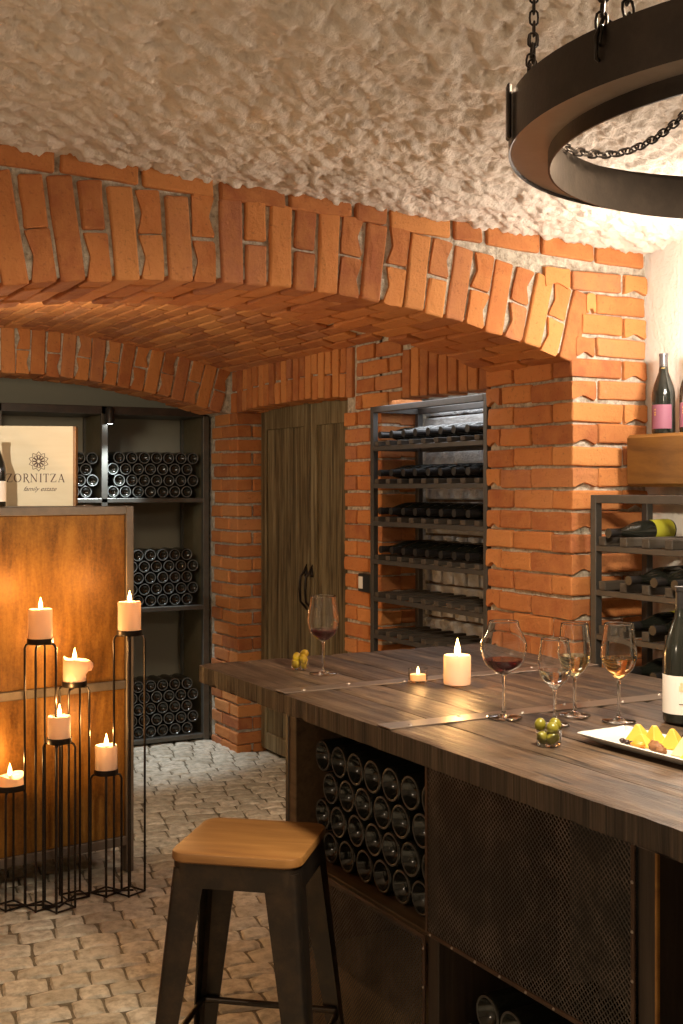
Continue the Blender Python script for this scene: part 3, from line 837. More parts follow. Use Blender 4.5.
# ---------------------------------------------------------------- table
TZ = 1.07
tb = tag(empty('tasting_table', (1.366, 3.408, 0)), 'long high tasting table with weathered plank top and iron straps', 'table')
ta0, ta1, tb0, tb1 = 1.366, 2.41, .55, 3.408
mb = MB(); x = 0; wd_ = (ta1-ta0)/7
th = .054
def hwob(x, y): return .0025*noise.noise(Vector((x*9, y*2.2, 4.)))+.0012*noise.noise(Vector((x*40, y*5, 9)))
for i in range(7):
    rn = random.random(); NX, NY = 10, 170
    x0, x1 = i*wd_+.0008, (i+1)*wd_-.0008
    tv = []
    for j in range(NY+1):
        y = tb0-tb1+(tb1-tb0)*j/NY
        for k in range(NX+1):
            xx = x0+(x1-x0)*k/NX; ed = min(k, NX-k)
            wob = 0
            if i == 0 and k == 0: wob = .004*noise.noise(Vector((y*7, 1, 1)))+.003*noise.noise(Vector((y*30, 5, 1)))
            zz = TZ-.0012+hwob(xx+i, y)*.5-(.0035 if ed == 0 else (.0 if ed > 1 else .0008))
            tv.append((xx+wob, y, min(TZ, zz)))
    m0 = len(tv); rows_ = NX+1
    tf = [(j*rows_+k, j*rows_+k+1, (j+1)*rows_+k+1, (j+1)*rows_+k) for j in range(NY) for k in range(NX)]
    mb.add(tv, tf, mi=0, rnd=rn)
    # underside and long sides
    for side in (0, 1):
        sv = []
        for j in range(NY+1):
            y = tb0-tb1+(tb1-tb0)*j/NY; p = tv[j*rows_+(NX if side else 0)]
            chip = .004*max(0, noise.noise(Vector((y*14, 3, side)))-.1) if (i == 0 and side == 0) else 0
            sv += [p, (p[0], y, TZ-.02), (p[0]+(chip*2), y, TZ-th+chip)]
        sf = []
        for j in range(NY):
            q = j*3
            for k in (0, 1):
                f = (q+k, q+k+3, q+k+4, q+k+1); sf.append(f[::-1] if not side else f)
        mb.add(sv, sf, mi=1, rnd=rn)
    mb.add([(x0, tb0-tb1, TZ-th), (x1, tb0-tb1, TZ-th), (x1, 0, TZ-th), (x0, 0, TZ-th)], [(0, 3, 2, 1)], mi=0, rnd=rn)
    for y in (tb0-tb1, 0): mb.add([(x0, y, TZ-th), (x1, y, TZ-th), (x1, y, TZ-.003), (x0, y, TZ-.003)], [(0, 1, 2, 3)], mi=1, rnd=rn)
mb.build('tabletop', [TABLE, TEDGE], tb, smooth='auto')
for yb in (2.845, 2.315):
    s_ = MB().bbox(0.0, ta1-ta0, yb-.03-tb1, yb+.03-tb1, TZ-.002, TZ+.0012, r=.0008).build('iron_strap', STRAP, tb)
    mb = MB()
    for k in range(7):
        xx = .06+k*(ta1-ta0-.12)/6; 
        mb.lathe([(.006, 0), (.0055, .0015), (.003, .003), (0, .0034)], 10, Matrix.Translation((xx, yb-tb1+(.018 if k % 2 else -.018), TZ+.001)))
    mb.build('rivet', RIVET, s_, smooth=True)['kind'] = 'stuff'
# base
F = 1.52-ta0; R_ = 2.30-ta0; zt = TZ-th-.001
Yp = lambda b: b-tb1
def tbx(x0, x1, b0, b1, z0, z1, nm, m=DARKW, par=None, r=.002): return MB().bbox(x0, x1, Yp(b0), Yp(b1), z0, z1, r=r).build(nm, m, par or tb)
div = [3.105, 2.372, 1.669, .93]
ORW = wood_mat('brown_board_wood', [(.3, (.06, .033, .015)), (.6, (.13, .075, .034)), (.8, (.19, .12, .06))], axis=1, streak=30, rough=.6, bump=.2)
for i, b in enumerate(div):
    bb = b if i else b
    wd = .045
    tbx(F, R_, bb-wd if i == 0 else bb-.045, bb if i == 0 else bb-.0, .0, zt, 'upright_board', ORW if i == 0 else DARKW)
tbx(F-.003, F+.022, div[0]-.001, div[0]+.018, 0, zt, 'steel_upright', STEEL)
tbx(F-.004, F+.006, div[2]-.052, div[2]-.046, 0, zt, 'edge_strip', CRATEW)
tbx(F+.38, F+.40, div[3], div[0]-.045, .02, zt, 'centre_panel', BLACKM)
tbx(F+.006, F+.38, div[1]+.001, div[0]-.046, .535, .563, 'shelf_board', ORW)
tbx(F+.006, F+.38, div[2]+.001, div[1]-.046, .035, .06, 'shelf_board', DARKW)
tbx(F+.006, F+.38, div[3]+.001, div[2]-.046, .035, .06, 'shelf_board', DARKW)
tbx(F+.0, R_, div[3], div[0], zt-.02, zt, 'top_frame', DARKW)
MESH = metal_mat('mesh_wire', (.11, .095, .085), .45, .6, (.3, .24, .2)); MEDGE = metal_mat('rusty_mesh_edge', (.07, .038, .025), .5, .5, (.13, .07, .04))
def screen(b0, b1, z0, z1, pitch=.0105):
    """expanded metal: two families of slanted strands in a flat bar frame"""
    fr = MB(); x0, x1 = F-.009, F-.004
    for p in ((b0, b0+.010, z0, z1), (b1-.010, b1, z0, z1), (b0+.010, b1-.010, z0, z0+.010), (b0+.010, b1-.010, z1-.010, z1)):
        fr.bbox(x0, x1, Yp(p[0]), Yp(p[1]), p[2], p[3], r=.001)
    f_ = fr.build('mesh_frame', MEDGE, tb)
    mb = MB(); Lb, Lz = b1-b0, z1-z0
    for fam, (sl_, wr) in enumerate(((1.0, .0013), (-1.0, .0009))):
        c = -Lz
        while c < Lb+Lz:
            # line: y = c + t, z = sl*t (or top-down)
            t0, t1 = max(0, -c), min(Lz, Lb-c)
            if t1 > t0+.004:
                za, zb_ = (t0, t1) if sl_ > 0 else (Lz-t0, Lz-t1)
                p = Vector((F-.0065+fam*.002, Yp(b0+c+t0), z0+za)); q = Vector((F-.0065+fam*.002, Yp(b0+c+t1), z0+zb_))
                d = (q-p).normalized(); nn = Vector((0, -d.z, d.y))*wr; ex = Vector((.0008, 0, 0))
                mb.add([p+nn, q+nn, q-nn, p-nn, p+nn+ex, q+nn+ex, q-nn+ex, p-nn+ex], [(0, 1, 2, 3), (7, 6, 5, 4), (0, 4, 5, 1), (3, 2, 6, 7)])
            c += pitch*1.2
    mb.build('wire_mesh', MESH, tb)
    k = MB(); y = b0+.05
    while y < b1-.02:
        for zz in (z0+.005,): k.lathe([(.0035, 0), (.002, .0025), (0, .003)], 8, Matrix.Translation((x0, Yp(y), zz)) @ Matrix.Rotation(-PI/2, 4, 'Y'))
        y += .09
    z = z0+.05
    while z < z1: 
        k.lathe([(.0035, 0), (.002, .0025), (0, .003)], 8, Matrix.Translation((x0, Yp(b0+.005), z)) @ Matrix.Rotation(-PI/2, 4, 'Y')); z += .09
    k.build('rivet', RIVET, f_, smooth=True)['kind'] = 'stuff'
screen(div[2]+.0, div[1]-.0, .566, zt-.004)
screen(div[1]+.002, div[0]-.02, .03, .562)
# bottles in the table base
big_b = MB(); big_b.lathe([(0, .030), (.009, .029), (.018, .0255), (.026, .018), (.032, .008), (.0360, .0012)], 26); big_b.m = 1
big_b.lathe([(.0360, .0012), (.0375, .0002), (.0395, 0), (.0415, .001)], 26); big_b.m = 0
big_b = big_b.lathe([(.0415, .001), (.0438, .004), (.0445, .01), (.0445, .17), (.038, .205), (.016, .26), (.015, .31), (0, .312)], 26).build('wine_bottle', [BGLASS, RIMD], smooth='auto')
sx = .0935
src_used = [0]
def tstack(b0, nx, rows, z0, where, group, skip=None, dep=.045):
    for row in range(rows):
        for i in range(nx):
            y = b0-i*sx-(sx/2 if row % 2 == 0 else 0)
            if skip and skip(row, i, y): continue
            if src_used[0] == 0: o = big_b; src_used[0] = 1
            else: o = big_b.copy(); C.objects.link(o)
            lying(o, 1.52+dep+random.uniform(-.003, .003), y, z0+.0445+row*.0815, 1, 0, 0, roll=random.random()*6)
            tag(o, f'bottle base, {ORD[row]} row up, {ORD[i]} from left, {where}', 'bottle', group)
tstack(2.99, 7, 4, .564, 'open upper cell, table base', 'bottles stacked in the upper cell of the table base', skip=lambda r, i, y: y < 2.372+.03)
tstack(2.25, 7, 5, .061, 'lower cell under mesh panel', 'bottles stacked under the mesh panel of the table base', skip=lambda r, i, y: y < 1.669+.045)
tstack(1.575, 7, 6, .061, 'right cell, table base', 'bottles stacked in the right hand cell of the table base', skip=lambda r, i, y: y < .93+.05 or i > 4)
# plain crate behind the lower mesh panel
ck = tag(MB().bbox(0, .30, 0, .50, 0, .30, r=.004).build('cardboard_carton', mat('brown_cardboard', (.36, .24, .12), .8)), 'plain brown carton standing behind the lower mesh panel of the table', 'box')
ck.location = (1.56, 2.555, .002)
TC2 = D.materials.get('brown_cardboard')

# ---------------------------------------------------------------- stool
stl = tag(empty('bar_stool', (1.213, 2.686, 0), math.radians(-40)), 'black metal bar stool with square wooden seat in front of the table', 'stool')
hs = .158; n = 7; rr_ = .04
poly = []
for cx, cy, a0 in ((1, 1, 0), (-1, 1, PI/2), (-1, -1, PI), (1, -1, 3*PI/2)):
    for k in range(n): 
        a = a0+PI/2*k/(n-1); poly.append((cx*(hs-rr_)+rr_*math.cos(a), cy*(hs-rr_)+rr_*math.sin(a)))
def slab(mb, poly, z0, z1, bev=.004):
    N_ = len(poly); rings = []
    for ins, z in ((bev, z0), (0, z0+bev), (0, z1-bev), (bev*.3, z1-bev*.3), (bev, z1)):
        rings.append([(x*(1-ins/hs), y*(1-ins/hs), z) for x, y in poly])
    vs_ = [p for r in rings for p in r]; fs_ = []
    for j in range(len(rings)-1):
        for i in range(N_): fs_.append((j*N_+i, j*N_+(i+1) % N_, (j+1)*N_+(i+1) % N_, (j+1)*N_+i))
    fs_ += [tuple(range(N_))[::-1], tuple((len(rings)-1)*N_+i for i in range(N_))]
    mb.add(vs_, fs_)
mb = MB(); slab(mb, poly, .728, .752); mb.build('seat', SEATW, stl, smooth='auto')
mb = MB(); slab(mb, [(x*.965, y*.965) for x, y in poly], .672, .7275, .002); 
# hollow skirt: build as band instead of block
mb = MB(); N_ = len(poly); vs_ = []
for sc_, z in ((.975, .728), (.985, .672), (.965, .672), (.955, .728)): vs_ += [(x*sc_, y*sc_, z) for x, y in poly]
mb.add(vs_, [(j*N_+i, ((j+1) % 4)*N_+i, ((j+1) % 4)*N_+(i+1) % N_, j*N_+(i+1) % N_) for j in range(4) for i in range(N_)])
mb.build('seat_frame', STOOLST, stl, smooth='auto')
for sx_, sy_ in ((1, 1), (-1, 1), (-1, -1), (1, -1)):
    mb = MB(); secs = []
    for t in [i/8 for i in range(9)]:
        z = .715*(1-t)+.0*t; off = .150+.066*t; wdl = .082*(1-t)+.034*t; bend = .014
        x, y = off*sx_, off*sy_
        # L-shaped folded sheet with rounded corner
        P = []
        for k in range(5):
            a = PI/2*k/4; P.append((1-bend/wdl*(1-math.cos(a))*0, a))
        prof = [(-wdl, 0), (-wdl*.5, .002), (-bend, 0)] 
        arc = [(-bend+bend*math.sin(PI/2*k/4), -bend+bend*math.cos(PI/2*k/4)) for k in range(1, 4)]
        prof = prof+[(p[0], p[1]) for p in arc]+[(0, -bend), (.002, -wdl*.5), (0, -wdl)]
        inner = [(-wdl, -.004), (-.016, -.006), (-.006, -.016), (-.004, -wdl)]
        secs.append([(x+px*sx_, y+py*sy_, z) for px, py in prof+inner[::-1]])
    m_ = len(secs[0]); vs_ = [p for s__ in secs for p in s__]; fs_ = []
    for j in range(8):
        for i in range(m_): fs_.append((j*m_+i, j*m_+(i+1) % m_, (j+1)*m_+(i+1) % m_, (j+1)*m_+i))
    fs_ += [tuple(range(m_)), tuple(8*m_+i for i in range(m_))[::-1]]
    mb.add(vs_, fs_); mb.build('leg', STOOLST, stl, smooth='auto')
oz = .150+.066*(1-.27/.715)
for i in range(4):
    A_ = [(1, 1), (-1, 1), (-1, -1), (1, -1)][i]; B_ = [(1, 1), (-1, 1), (-1, -1), (1, -1)][(i+1) % 4]
    k = oz-.012
    MB().tube([(A_[0]*k, A_[1]*k, .27), (B_[0]*k, B_[1]*k, .27)], .0085, 10).build('footrest', STOOLST, stl, smooth='auto')
for i in range(2):
    k = .15; s_ = 1 if i else -1
    MB().tube([(-k, -k*s_, .655+i*.012), (k, k*s_, .655+i*.012)], .006, 8).build('cross_brace', STOOLST, stl, smooth='auto')

# ---------------------------------------------------------------- candles and candle stand
def flame_light(x, y, z, e=1.1):
    lamp('candle_light', 'POINT', (x, y, z), e, (1, .52, .17), shadow_soft_size=.008)
def make_candle(x, y, z, r, h, label, group=None, drip=False, slump=False, e=1.1):
    t = tag(empty('pillar_candle', (x, y, z)), label, 'candle', group)
    n_ = 32; vs_ = []; fs_ = []
    prof = [(0, 0), (r*.97, 0), (r, .004), (r, h*.35), (r*.995, h*.7), (r, h-.004), (r*.95, h), (r*.8, h-.002), (r*.45, h-.008), (0, h-.010)]
    mb = MB()
    for j, (pr, pz) in enumerate(prof):
        for k in range(n_):
            a = 2*PI*k/n_; q = 1+.012*noise.noise(Vector((math.cos(a)*2+x*9, math.sin(a)*2, pz*30)))
            rr = pr*q; zz = pz
            if slump and pz > h*.5: rr *= 1+.05*math.sin(a*3+1)*(pz/h); zz += .008*math.sin(a*2+.6)*(pz/h)
            if drip and pz > h*.5 and j < 8:
                g = max(0, math.cos(a-5.6))**4; rr += g*.020*(1 if pz > h*.6 else .5); zz -= g*.006
                g = max(0, math.cos(a-2.6))**8; zz += g*.012
            vs_.append((rr*math.cos(a), rr*math.sin(a), zz))
    for j in range(len(prof)-1):
        for k in range(n_): fs_.append((j*n_+k, j*n_+(k+1) % n_, (j+1)*n_+(k+1) % n_, (j+1)*n_+k))
    mb.add(vs_, fs_)
    if drip: mb.lathe([(0, -.022), (.016, -.018), (.023, -.004), (.022, .010), (.012, .020), (0, .022)], 16, Matrix.Translation((r*1.10, -r*.25, h-.028)) @ Matrix.Scale(.75, 4, (0, 1, 0)))
    mb.build('wax_body', WAX, t, smooth='auto')
    MB().tube([(0, 0, h-.011), (.0006, 0, h-.004), (.002, 0, h+.004)], .0009, 6).build('wick', WICK, t)
    MB().lathe([(0, 0), (.0045, .002), (.0085, .010), (.0075, .021), (.004, .034), (.001, .044), (0, .047)], 12, Matrix.Translation((.001, 0, h-.001))).build('flame', FL, t, smooth=True)
    flame_light(x+.001, y, z+h+.056, e)
    return t
cs = tag(empty('candle_stand', (1.34, 4.62, 0)), 'black wrought iron stand holding six candles at different heights before the counter', 'candle stand')
CD = [('A', 1.197, 4.60, 1.018, .122, .0455, .150, 'tall left pillar candle on the iron stand, second highest'),
      ('B', 1.550, 4.60, 1.030, .122, .0455, .105, 'rightmost pillar candle, on the highest cup of the iron stand'),
      ('C', 1.345, 4.655, .836, .095, .0445, .105, 'stubby candle with a large wax drip bulging at its right side'),
      ('D', 1.256, 4.55, .643, .092, .0435, .105, 'middle height pillar candle below the dripping one'),
      ('E', 1.468, 4.64, .482, .104, .0435, .100, 'lower right pillar candle in front of the rusted panel'),
      ('F', 1.095, 4.66, .461, .044, .056, .100, 'low burnt down candle on the leftmost cup of the stand')]
for nm, x, y, z, h, r, wd, lab in CD:
    lx, ly = x-1.34, y-4.62
    st_ = empty('stand_leg_set', (lx, ly, 0)); st_.parent = cs
    k = .060
    rotm = Matrix.Rotation(math.radians(-31+{'A': 0, 'B': 10, 'C': -6, 'D': 6, 'E': 14, 'F': 4}[nm]), 3, 'Z')
    for axis in (0, 1):
        P = []
        for t_, zz in ((-k, .006), (-k, z-.028), (-k+.006, z-.016), (-k+.014, z-.012), (k-.014, z-.012), (k-.006, z-.016), (k, z-.028), (k, .006)):
            v_ = rotm @ Vector((t_, 0, 0) if axis == 0 else (0, t_, 0)); P.append((v_.x, v_.y, zz-(.004 if axis else 0)))
        MB().tube(P, .0046, 8).build('iron_rod', BLACKST, st_, smooth='auto')
    ft = MB()
    corners = [rotm @ Vector(q) for q in ((-k, 0, .006), (0, -k, .006), (k, 0, .006), (0, k, .006))]
    ft.tube(corners, .004, 8, closed=True); ft.build('foot_rod', BLACKST, st_, smooth='auto')
    MB().lathe([(0, -.012), (r+.002, -.012), (r+.004, -.008), (r+.004, .010), (r+.002, .010), (r+.002, -.006), (0, -.0015)], 28, Matrix.Translation((0, 0, z))).build('candle_cup', BLACKST, st_, smooth='auto')
    make_candle(x, y, z-.001, r, h, lab, 'candles on the iron stand', drip=nm == 'C', slump=nm == 'F', e={'A': 3.6, 'B': 3.0, 'C': 3.0, 'D': 3.0, 'E': 3.0, 'F': 2.8}[nm])
mb = MB(); pts = [(1.085, 4.66), (1.2, 4.6), (1.256, 4.55), (1.352, 4.655), (1.463, 4.64), (1.567, 4.6)]
mb.tube([(px-1.34, py-4.62+.0, .009) for px, py in pts], .0045, 8); mb.build('base_rod', BLACKST, cs, smooth='auto')

make_candle(1.838, 2.722, TZ+.001, .037, .078, 'single ivory pillar candle standing on the table', e=2.2)
# tealight
tl = tag(empty('tealight', (1.762, 2.80, TZ+.001)), 'lit tealight in a small clear glass holder on the table', 'candle')
MB().lathe([(0, 0), (.024, 0), (.026, .003), (.0265, .036), (.0235, .036), (.0225, .006), (0, .005)], 24).build('glass_holder', GLASS, tl, smooth='auto')
MB().lathe([(0, .0055), (.0215, .0055), (.0215, .022), (0, .021)], 24).build('wax_body', WAX, tl, smooth='auto')
MB().lathe([(0, 0), (.003, .002), (.0045, .007), (.002, .016), (0, .020)], 10, Matrix.Translation((0, 0, .022))).build('flame', FL, tl, smooth=True)
flame_light(1.762, 2.80, TZ+.052, .35)

# ---------------------------------------------------------------- wine glasses
def catmull(P, m=5):
    out = []
    for i in range(len(P)-1):
        p0 = P[max(i-1, 0)]; p1 = P[i]; p2 = P[i+1]; p3 = P[min(i+2, len(P)-1)]
        for k in range(m):
            t = k/m; out.append(tuple(.5*((2*p1[q])+(-p0[q]+p2[q])*t+(2*p0[q]-5*p1[q]+4*p2[q]-p3[q])*t*t+(-p0[q]+3*p1[q]-3*p2[q]+p3[q])*t**3) for q in (0, 1)))
    return out+[P[-1]]
def make_glass(x, y, label, bowl, rbase, stem_top, wine_z, wine, wlabel):
    """bowl: outer profile from stem top to rim"""
    t = tag(empty('wine_glass', (x, y, TZ+.001)), label, 'wine glass', 'wine glasses on the table')
    ob = catmull(bowl)
    foot = [(0, 0), (rbase*.96, 0), (rbase, .001), (rbase*.96, .0022), (rbase*.5, .004), (.008, .007), (.0045, .014), (.0036, .035), (.0036, stem_top-.012), (.0048, stem_top-.003)]
    inner = [(max(r-.0012, 0), z) for r, z in ob if z > stem_top+.003]
    inner = [(0, stem_top+.0035)]+inner
    prof = foot+ob+[(ob[-1][0]-.0006, ob[-1][1]+.0005)]+inner[::-1]
    MB().lathe(prof, 40).build('glass_body', GLASS, t, smooth=True)
    win = [(0, stem_top+.0041)]+[(r-.0006, z) for r, z in inner[1:] if z < wine_z and r > .002]
    rw = win[-1][0]; win += [(rw*.98, wine_z), (0, wine_z)]
    MB().lathe(win, 40).build(wlabel, wine, t, smooth='auto')
    return t
burg = lambda s, R, zmax, rim, h, st_: [(.005, st_), (R*.45, st_+.010), (R*.82, st_+(zmax-st_)*.45), (R, zmax), (R*.93, zmax+(h-zmax)*.35), (rim+(R-rim)*.25, zmax+(h-zmax)*.7), (rim, h)]
make_glass(1.665, 2.275, 'large balloon glass of red wine in the middle of the table', burg(1, .0535, .160, .034, .222, .098), .042, .098, .134, RED, 'red_wine')
make_glass(1.603, 3.053, 'glass of red wine at the far left end of the table', burg(1, .0455, .150, .036, .222, .092), .040, .092, .127, RED, 'red_wine')
tul = lambda R, zmax, rim, h, st_: [(.005, st_), (R*.36, st_+.008), (R*.78, st_+(zmax-st_)*.5), (R, zmax), (R*.97, zmax+(h-zmax)*.35), (rim+(R-rim)*.3, zmax+(h-zmax)*.72), (rim, h)]
make_glass(1.865, 2.110, 'glass of amber wine, rightmost of the four near glasses', tul(.0405, .146, .033, .222, .094), .038, .094, .144, ROSE, 'amber_wine')
make_glass(1.824, 2.215, 'glass of pale yellow wine behind the other near glasses', tul(.0385, .140, .0315, .214, .088), .037, .088, .140, WHITEW, 'white_wine')
make_glass(1.714, 2.150, 'small glass of nearly clear wine in front of the yellow one', tul(.0375, .125, .031, .192, .078), .033, .078, .122, CLEARW, 'clear_wine')

# open bottle on the table
ob = make_bottle('wine_bottle', 'tall dark wine bottle with cream label standing on the table', .305, .043, capm=CAPS, lab=PAPER, labz=(.022, .108), face=-2.3, span=2.9)
ob.location = (1.99, 2.04, TZ+.001)
mb = MB()
for a0, a1, zz, hh in ((-2.5, -2.1, .0745, .012), (-2.45, -2.15, .088, .006)): label_band(mb, .0440, zz, zz+hh, a0, a1, 6)
mb.build('label_emblem', mat('pale_gold_print', (.70, .58, .36), .5), ob)
mb = MB(); label_band(mb, .0440, .045, .0465, -2.5, -2.1, 6); mb.build('label_print', INK, ob)

# olive cups
def sphere(mb, c, r, sq=1.15, n=14):
    pr = [(r*math.sin(PI*k/10), -r*sq*math.cos(PI*k/10)) for k in range(11)]
    ax = Matrix.Rotation(random.uniform(-1, 1), 4, 'X') @ Matrix.Rotation(random.uniform(-1, 1), 4, 'Y')
    mb.lathe(pr, n, Matrix.Translation(c) @ ax)
def cup(x, y, label, r, h):
    t = tag(empty('glass_cup', (x, y, TZ+.001)), label, 'glass', 'small cut glass cups of olives')
    mb = MB(); n_ = 40; prof = [(0, 0), (r*.9, 0), (r*.95, .003), (r, .01), (r, h), (r-.0022, h+.0006), (r-.0026, .006), (0, .005)]
    vs_ = []
    for j, (pr, z) in enumerate(prof):
        for k in range(n_):
            q = 1-(.035 if (k % 4 < 2 and j in (2, 3)) else 0); a = 2*PI*k/n_; vs_.append((pr*q*math.cos(a), pr*q*math.sin(a), z))
    mb.add(vs_, [(j*n_+k, j*n_+(k+1) % n_, (j+1)*n_+(k+1) % n_, (j+1)*n_+k) for j in range(len(prof)-1) for k in range(n_)])
    mb.build('glass_body', GLASS, t, smooth='auto'); return t
cup(1.567, 1.985, 'short cut glass of green olives beside the cheese plate', .026, .033)
for i, (dx, dy, dz) in enumerate(((-.012, .006, .0165), (.011, .008, .0165), (.0, -.012, .0165), (-.013, .012, .041), (.014, -.004, .042), (.002, -.010, .036))):
    mb = MB(); sphere(mb, (0, 0, 0), .0120); o = mb.build('green_olive', OLIVE, smooth=True); o.location = (1.567+dx, 1.985+dy, TZ+dz+.001)
    tag(o, ['green olive at the bottom left of the near glass cup', 'green olive at the bottom right of the near glass cup', 'green olive at the bottom front of the near glass cup', 'green olive topping the heap on the left in the near glass cup', 'green olive topping the heap on the right in the near glass cup', 'green olive in front at the rim of the near glass cup'][i], 'olive', 'green olives in the near cup')
cup(1.585, 3.165, 'short cut glass of yellow olives beside the far glass of red wine', .025, .030)
for i, (dx, dy, dz) in enumerate(((-.011, .004, .0165), (.011, -.004, .0165), (-.008, .004, .035), (.014, .0, .043), (.004, -.012, .031))):
    mb = MB(); sphere(mb, (0, 0, 0), .0125); o = mb.build('yellow_olive', OLIVEY, smooth=True); o.location = (1.585+dx, 3.165+dy, TZ+dz+.001)
    tag(o, ['yellow olive at the bottom left of the far glass cup', 'yellow olive at the bottom right of the far glass cup', 'yellow olive on the upper left of the far glass cup', 'yellow olive topmost right of the far glass cup', 'yellow olive in the front of the far glass cup'][i], 'olive', 'yellow olives in the far cup')

# cheese plate
PLX, PLY, PRZ = 1.724, 1.808, math.radians(-88)
pl = tag(empty('serving_plate', (PLX, PLY, TZ+.001), PRZ), 'rectangular white ceramic plate with cheese and dried fruit', 'plate')
mb = MB(); Lx, Ly = .190, .072
def rrect(lx, ly, z, c=.02, k=4):
    P = []
    for cx, cy, a0 in ((1, 1, 0), (-1, 1, PI/2), (-1, -1, PI), (1, -1, 3*PI/2)):
        for j in range(k+1): a = a0+PI/2*j/k; P.append((cx*(lx-c)+c*math.cos(a), cy*(ly-c)+c*math.sin(a), z))
    return P
rg = [rrect(Lx*.80, Ly*.72, 0), rrect(Lx*.98, Ly*.96, .013, .012), rrect(Lx, Ly, .016, .008), rrect(Lx*.985, Ly*.97, .0175, .008), rrect(Lx*.84, Ly*.78, .008), rrect(Lx*.78, Ly*.70, .0055)]
N_ = len(rg[0]); vs_ = [p for r in rg for p in r]
mb.add(vs_, [(j*N_+i, j*N_+(i+1) % N_, (j+1)*N_+(i+1) % N_, (j+1)*N_+i) for j in range(5) for i in range(N_)]+[tuple(range(N_))[::-1], tuple(5*N_+i for i in range(N_))])
mb.build('plate_body', CERAMIC, pl, smooth='auto')
def wedge(x, y, rz, L, W, H, label, m, name='cheese_wedge', cat='cheese', rx=0):
    mb = MB(); k = .001
    q = W*.14
    mb.add([(0, -W/2, 0), (L, -W/2, 0), (L, W/2, 0), (0, W/2, 0), (L*.36, -q, H*1.15), (L*.52, -q, H*1.1), (L*.5, q, H*1.1), (L*.38, q, H*1.15)],
           [(0, 3, 2, 1), (0, 1, 5, 4), (1, 2, 6, 5), (2, 3, 7, 6), (3, 0, 4, 7), (4, 5, 6, 7)])
    o = mb.build(name, m, bevel=.0012)
    M = Matrix.Translation((PLX, PLY, TZ+.001)) @ Matrix.Rotation(PRZ, 4, 'Z') @ Matrix.Translation((x, y, .0062)) @ Matrix.Rotation(rz, 4, 'Z') @ Matrix.Rotation(rx, 4, 'X')
    o.matrix_world = M; tag(o, label, cat, 'cheese pieces on the plate'); return o
def blob(x, y, z, r, label, m, name, cat, sq=(1, 1, .5), amp=.3, fr=90):
    mb = MB(); vs_ = []; n1, n2 = 14, 20; fs_ = []
    for j in range(n1+1):
        for k in range(n2):
            a, b = PI*j/n1, 2*PI*k/n2; d = Vector((math.sin(a)*math.cos(b), math.sin(a)*math.sin(b), math.cos(a)))
            q = 1+amp*noise.noise(d*fr*r+Vector((x*50, y*50, 0))); vs_.append((d.x*r*sq[0]*q, d.y*r*sq[1]*q, d.z*r*sq[2]*q))
    fs_ = [(j*n2+k, j*n2+(k+1) % n2, (j+1)*n2+(k+1) % n2, (j+1)*n2+k) for j in range(n1) for k in range(n2)]
    mb.add(vs_, fs_); o = mb.build(name, m, smooth=True)
    o.matrix_world = Matrix.Translation((PLX, PLY, TZ+.001)) @ Matrix.Rotation(PRZ, 4, 'Z') @ Matrix.Translation((x, y, .0065+z+r*sq[2]))
    tag(o, label, cat, 'dried fruit and nuts on the plate'); return o
PLC = [(-.108, .010, .3, .050, 0.039, .030, 'yellow cheese wedge nearest the left corner of the plate', CHEESE),
       (-.070, .030, -.2, .045, 0.036, .032, 'tall yellow cheese wedge at the back left of the plate', CHEESE),
       (-.072, -.012, .1, .050, 0.030, .020, 'low yellow cheese wedge at the front left of the plate', CHEESE),
       (-.020, .018, .35, .048, 0.039, .034, 'yellow cheese wedge in the middle of the plate', CHEESE),
       (.028, .030, -.1, .046, 0.042, .034, 'pale yellow cheese wedge right of the middle at the back', CHEESEP),
       (.040, -.008, .2, .055, 0.039, .034, 'cream white cheese wedge beside the walnut', CHEESEP),
       (.078, -.030, .1, .050, 0.030, .018, 'flat yellow cheese slice at the right front of the plate', CHEESE)]
for x, y, rz, L, W, H, lab, m in PLC: wedge(x-.01, y, rz, L, W, H, lab, m)
blob(.000, -.032, 0, .014, 'walnut half in front of the cheese on the plate', WALNUT, 'walnut', 'nut', (1.2, .8, .7), .5, 200)
blob(.022, -.040, 0, .011, 'smaller walnut piece beside the larger half', WALNUT, 'walnut', 'nut', (1.1, .8, .7), .5, 220)
blob(-.045, -.036, 0, .013, 'orange dried apricot left of the walnut', APRICOT, 'dried_apricot', 'fruit', (1.2, .9, .5))
blob(.115, .025, 0, .017, 'orange dried apricot at the back right of the plate', APRICOT, 'dried_apricot', 'fruit', (1.3, 1, .5))
for i in range(3): blob(-.095+.013*i, -.030, 0, .0065, ['dark raisin at the left end of the row of three', 'dark raisin in the middle of the row of three', 'dark raisin at the right end of the row of three'][i], NUTDARK, 'raisin', 'fruit', (1, 1, .8))
blob(.002, .052, 0, .012, 'dark dried fig at the back edge of the plate', NUTDARK, 'dried_fig', 'fruit', (1.3, .9, 1.2))

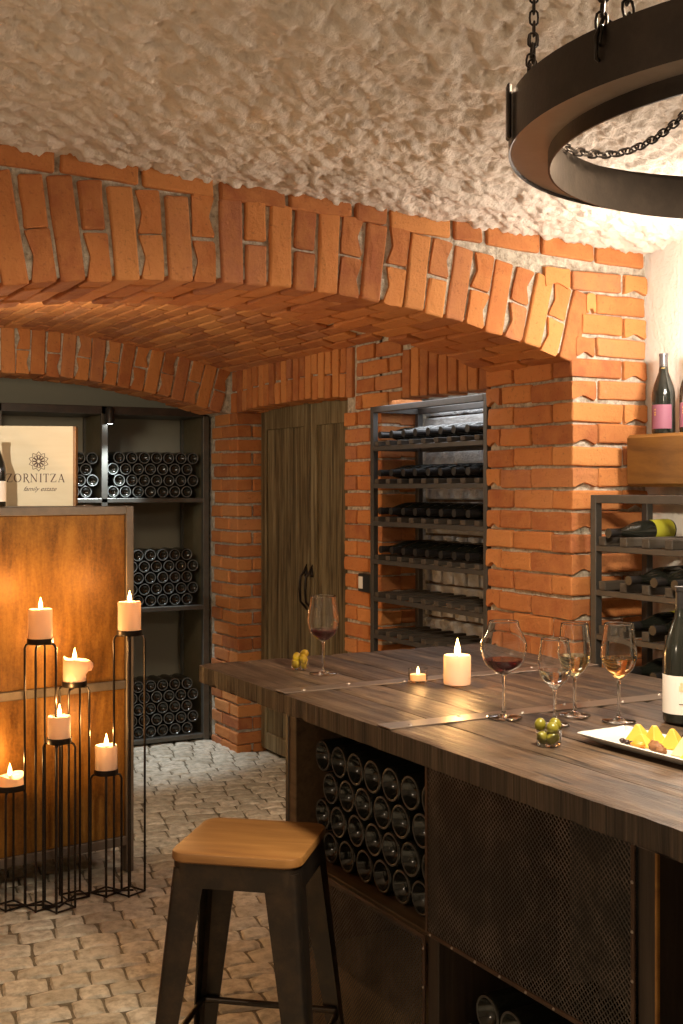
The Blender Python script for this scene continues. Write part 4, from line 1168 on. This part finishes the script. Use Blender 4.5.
# ---------------------------------------------------------------- ring chandelier
CA, CB_, CZ = 1.84, 1.49, 2.198
ch = tag(empty('ring_chandelier', (CA, CB_, CZ)), 'large double ring chandelier of dark iron hanging on chains over the table', 'chandelier')
Ro, Ri = .596, .519
nr = 96
MB().lathe([(Ro-.003, .026), (Ro, .024), (Ro, .115), (Ro-.004, .115), (Ro-.004, .03), (Ro-.003, .026)], nr).build('outer_band', RINGST, ch, smooth='auto')
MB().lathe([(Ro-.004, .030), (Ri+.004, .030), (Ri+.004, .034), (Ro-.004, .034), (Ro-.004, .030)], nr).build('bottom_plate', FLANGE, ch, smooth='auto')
MB().lathe([(Ri+.004, 0), (Ri, 0), (Ri, .085), (Ri+.004, .085), (Ri+.004, 0)], nr).build('inner_band', RINGST, ch, smooth='auto')
def link_loop(mb, c, d, side, L=.030, W=.0085, r=.0024):
    d = Vector(d).normalized(); s_ = Vector(side).normalized(); P = []
    for k in range(12):
        a = 2*PI*k/12; y = math.sin(a)*(W/1.0)/1.0; x = math.cos(a)*W+math.copysign(L/2-W, math.cos(a)) if abs(math.cos(a)) > 1e-6 else 0
        P.append(Vector(c)+d*x+s_*y)
    mb.tube(P, r, 7, closed=True)
def chain(pts, par, step=.0225, nm='chain'):
    mb = MB(); pts = [Vector(p) for p in pts]
    tot = sum((pts[i+1]-pts[i]).length for i in range(len(pts)-1)); n_ = int(tot/step); acc = 0; i = 0
    for k in range(n_+1):
        s_ = k*step; 
        while i < len(pts)-2 and acc+(pts[i+1]-pts[i]).length < s_: acc += (pts[i+1]-pts[i]).length; i += 1
        seg = pts[i+1]-pts[i]; p = pts[i]+seg.normalized()*(s_-acc); d = seg.normalized()
        u_ = Vector((0, 0, 1)) if abs(d.z) < .9 else Vector((1, .3, 0)); a_ = d.cross(u_).normalized(); b_ = d.cross(a_)
        link_loop(mb, p, d, (a_+b_) if k % 2 else (a_-b_))
    return mb.build(nm, BLACKST, par, smooth=True)
def pol(deg, R, z): a = math.radians(deg); return (R*math.cos(a), R*math.sin(a), z)
for dg in (124, 184, 244, 304, 4, 64):
    R2 = Ro*.97; a_ = math.radians(dg); zt_ = zceil(CA+R2*math.cos(a_), CB_+R2*math.sin(a_))-CZ
    top = pol(dg, R2, zt_-.01); mid = pol(dg, R2, .118+.17)
    chain([pol(dg, Ro+.003, .10), mid], ch)
    chain([pol(dg+4.5, Ro-.012, .108), pol(dg+1, R2, .118+.19)], ch)
    chain([mid, top], ch)
    MB().lathe([(0, -.012), (.03, -.012), (.03, 0), (0, 0)], 14, Matrix.Translation((top[0], top[1], zt_-.002))).build('ceiling_plate', BLACKST, ch, smooth='auto')
    MB().tube([pol(dg-.7, Ro-.012, .06), pol(dg-.5, Ro+.006, .065), pol(dg, Ro+.012, .095), pol(dg, Ro-.005, .130), pol(dg, Ro-.02, .125), pol(dg+.5, Ro-.012, .06)], .0035, 8).build('hook', BLACKST, ch, smooth=True)
dr = []                                       # slack chain looped inside the ring
p0, p1 = Vector(pol(124, Ri-.004, .085)), Vector(pol(64, Ro*.97, .38))
for k in range(15):
    t = k/14; q = p0.lerp(p1, t); q.z -= .087*4*t*(1-t); dr.append(q)
chain(dr, ch, nm='draped_chain')
MB().bbox(-.012, .012, -.004, .004, .0, .10).build('mount_plate', BLACKST, ch).matrix_local = Matrix.Rotation(math.radians(152), 4, 'Z') @ Matrix.Translation((Ro+.006, 0, .03)) @ Matrix.Rotation(PI/2, 4, 'Z')
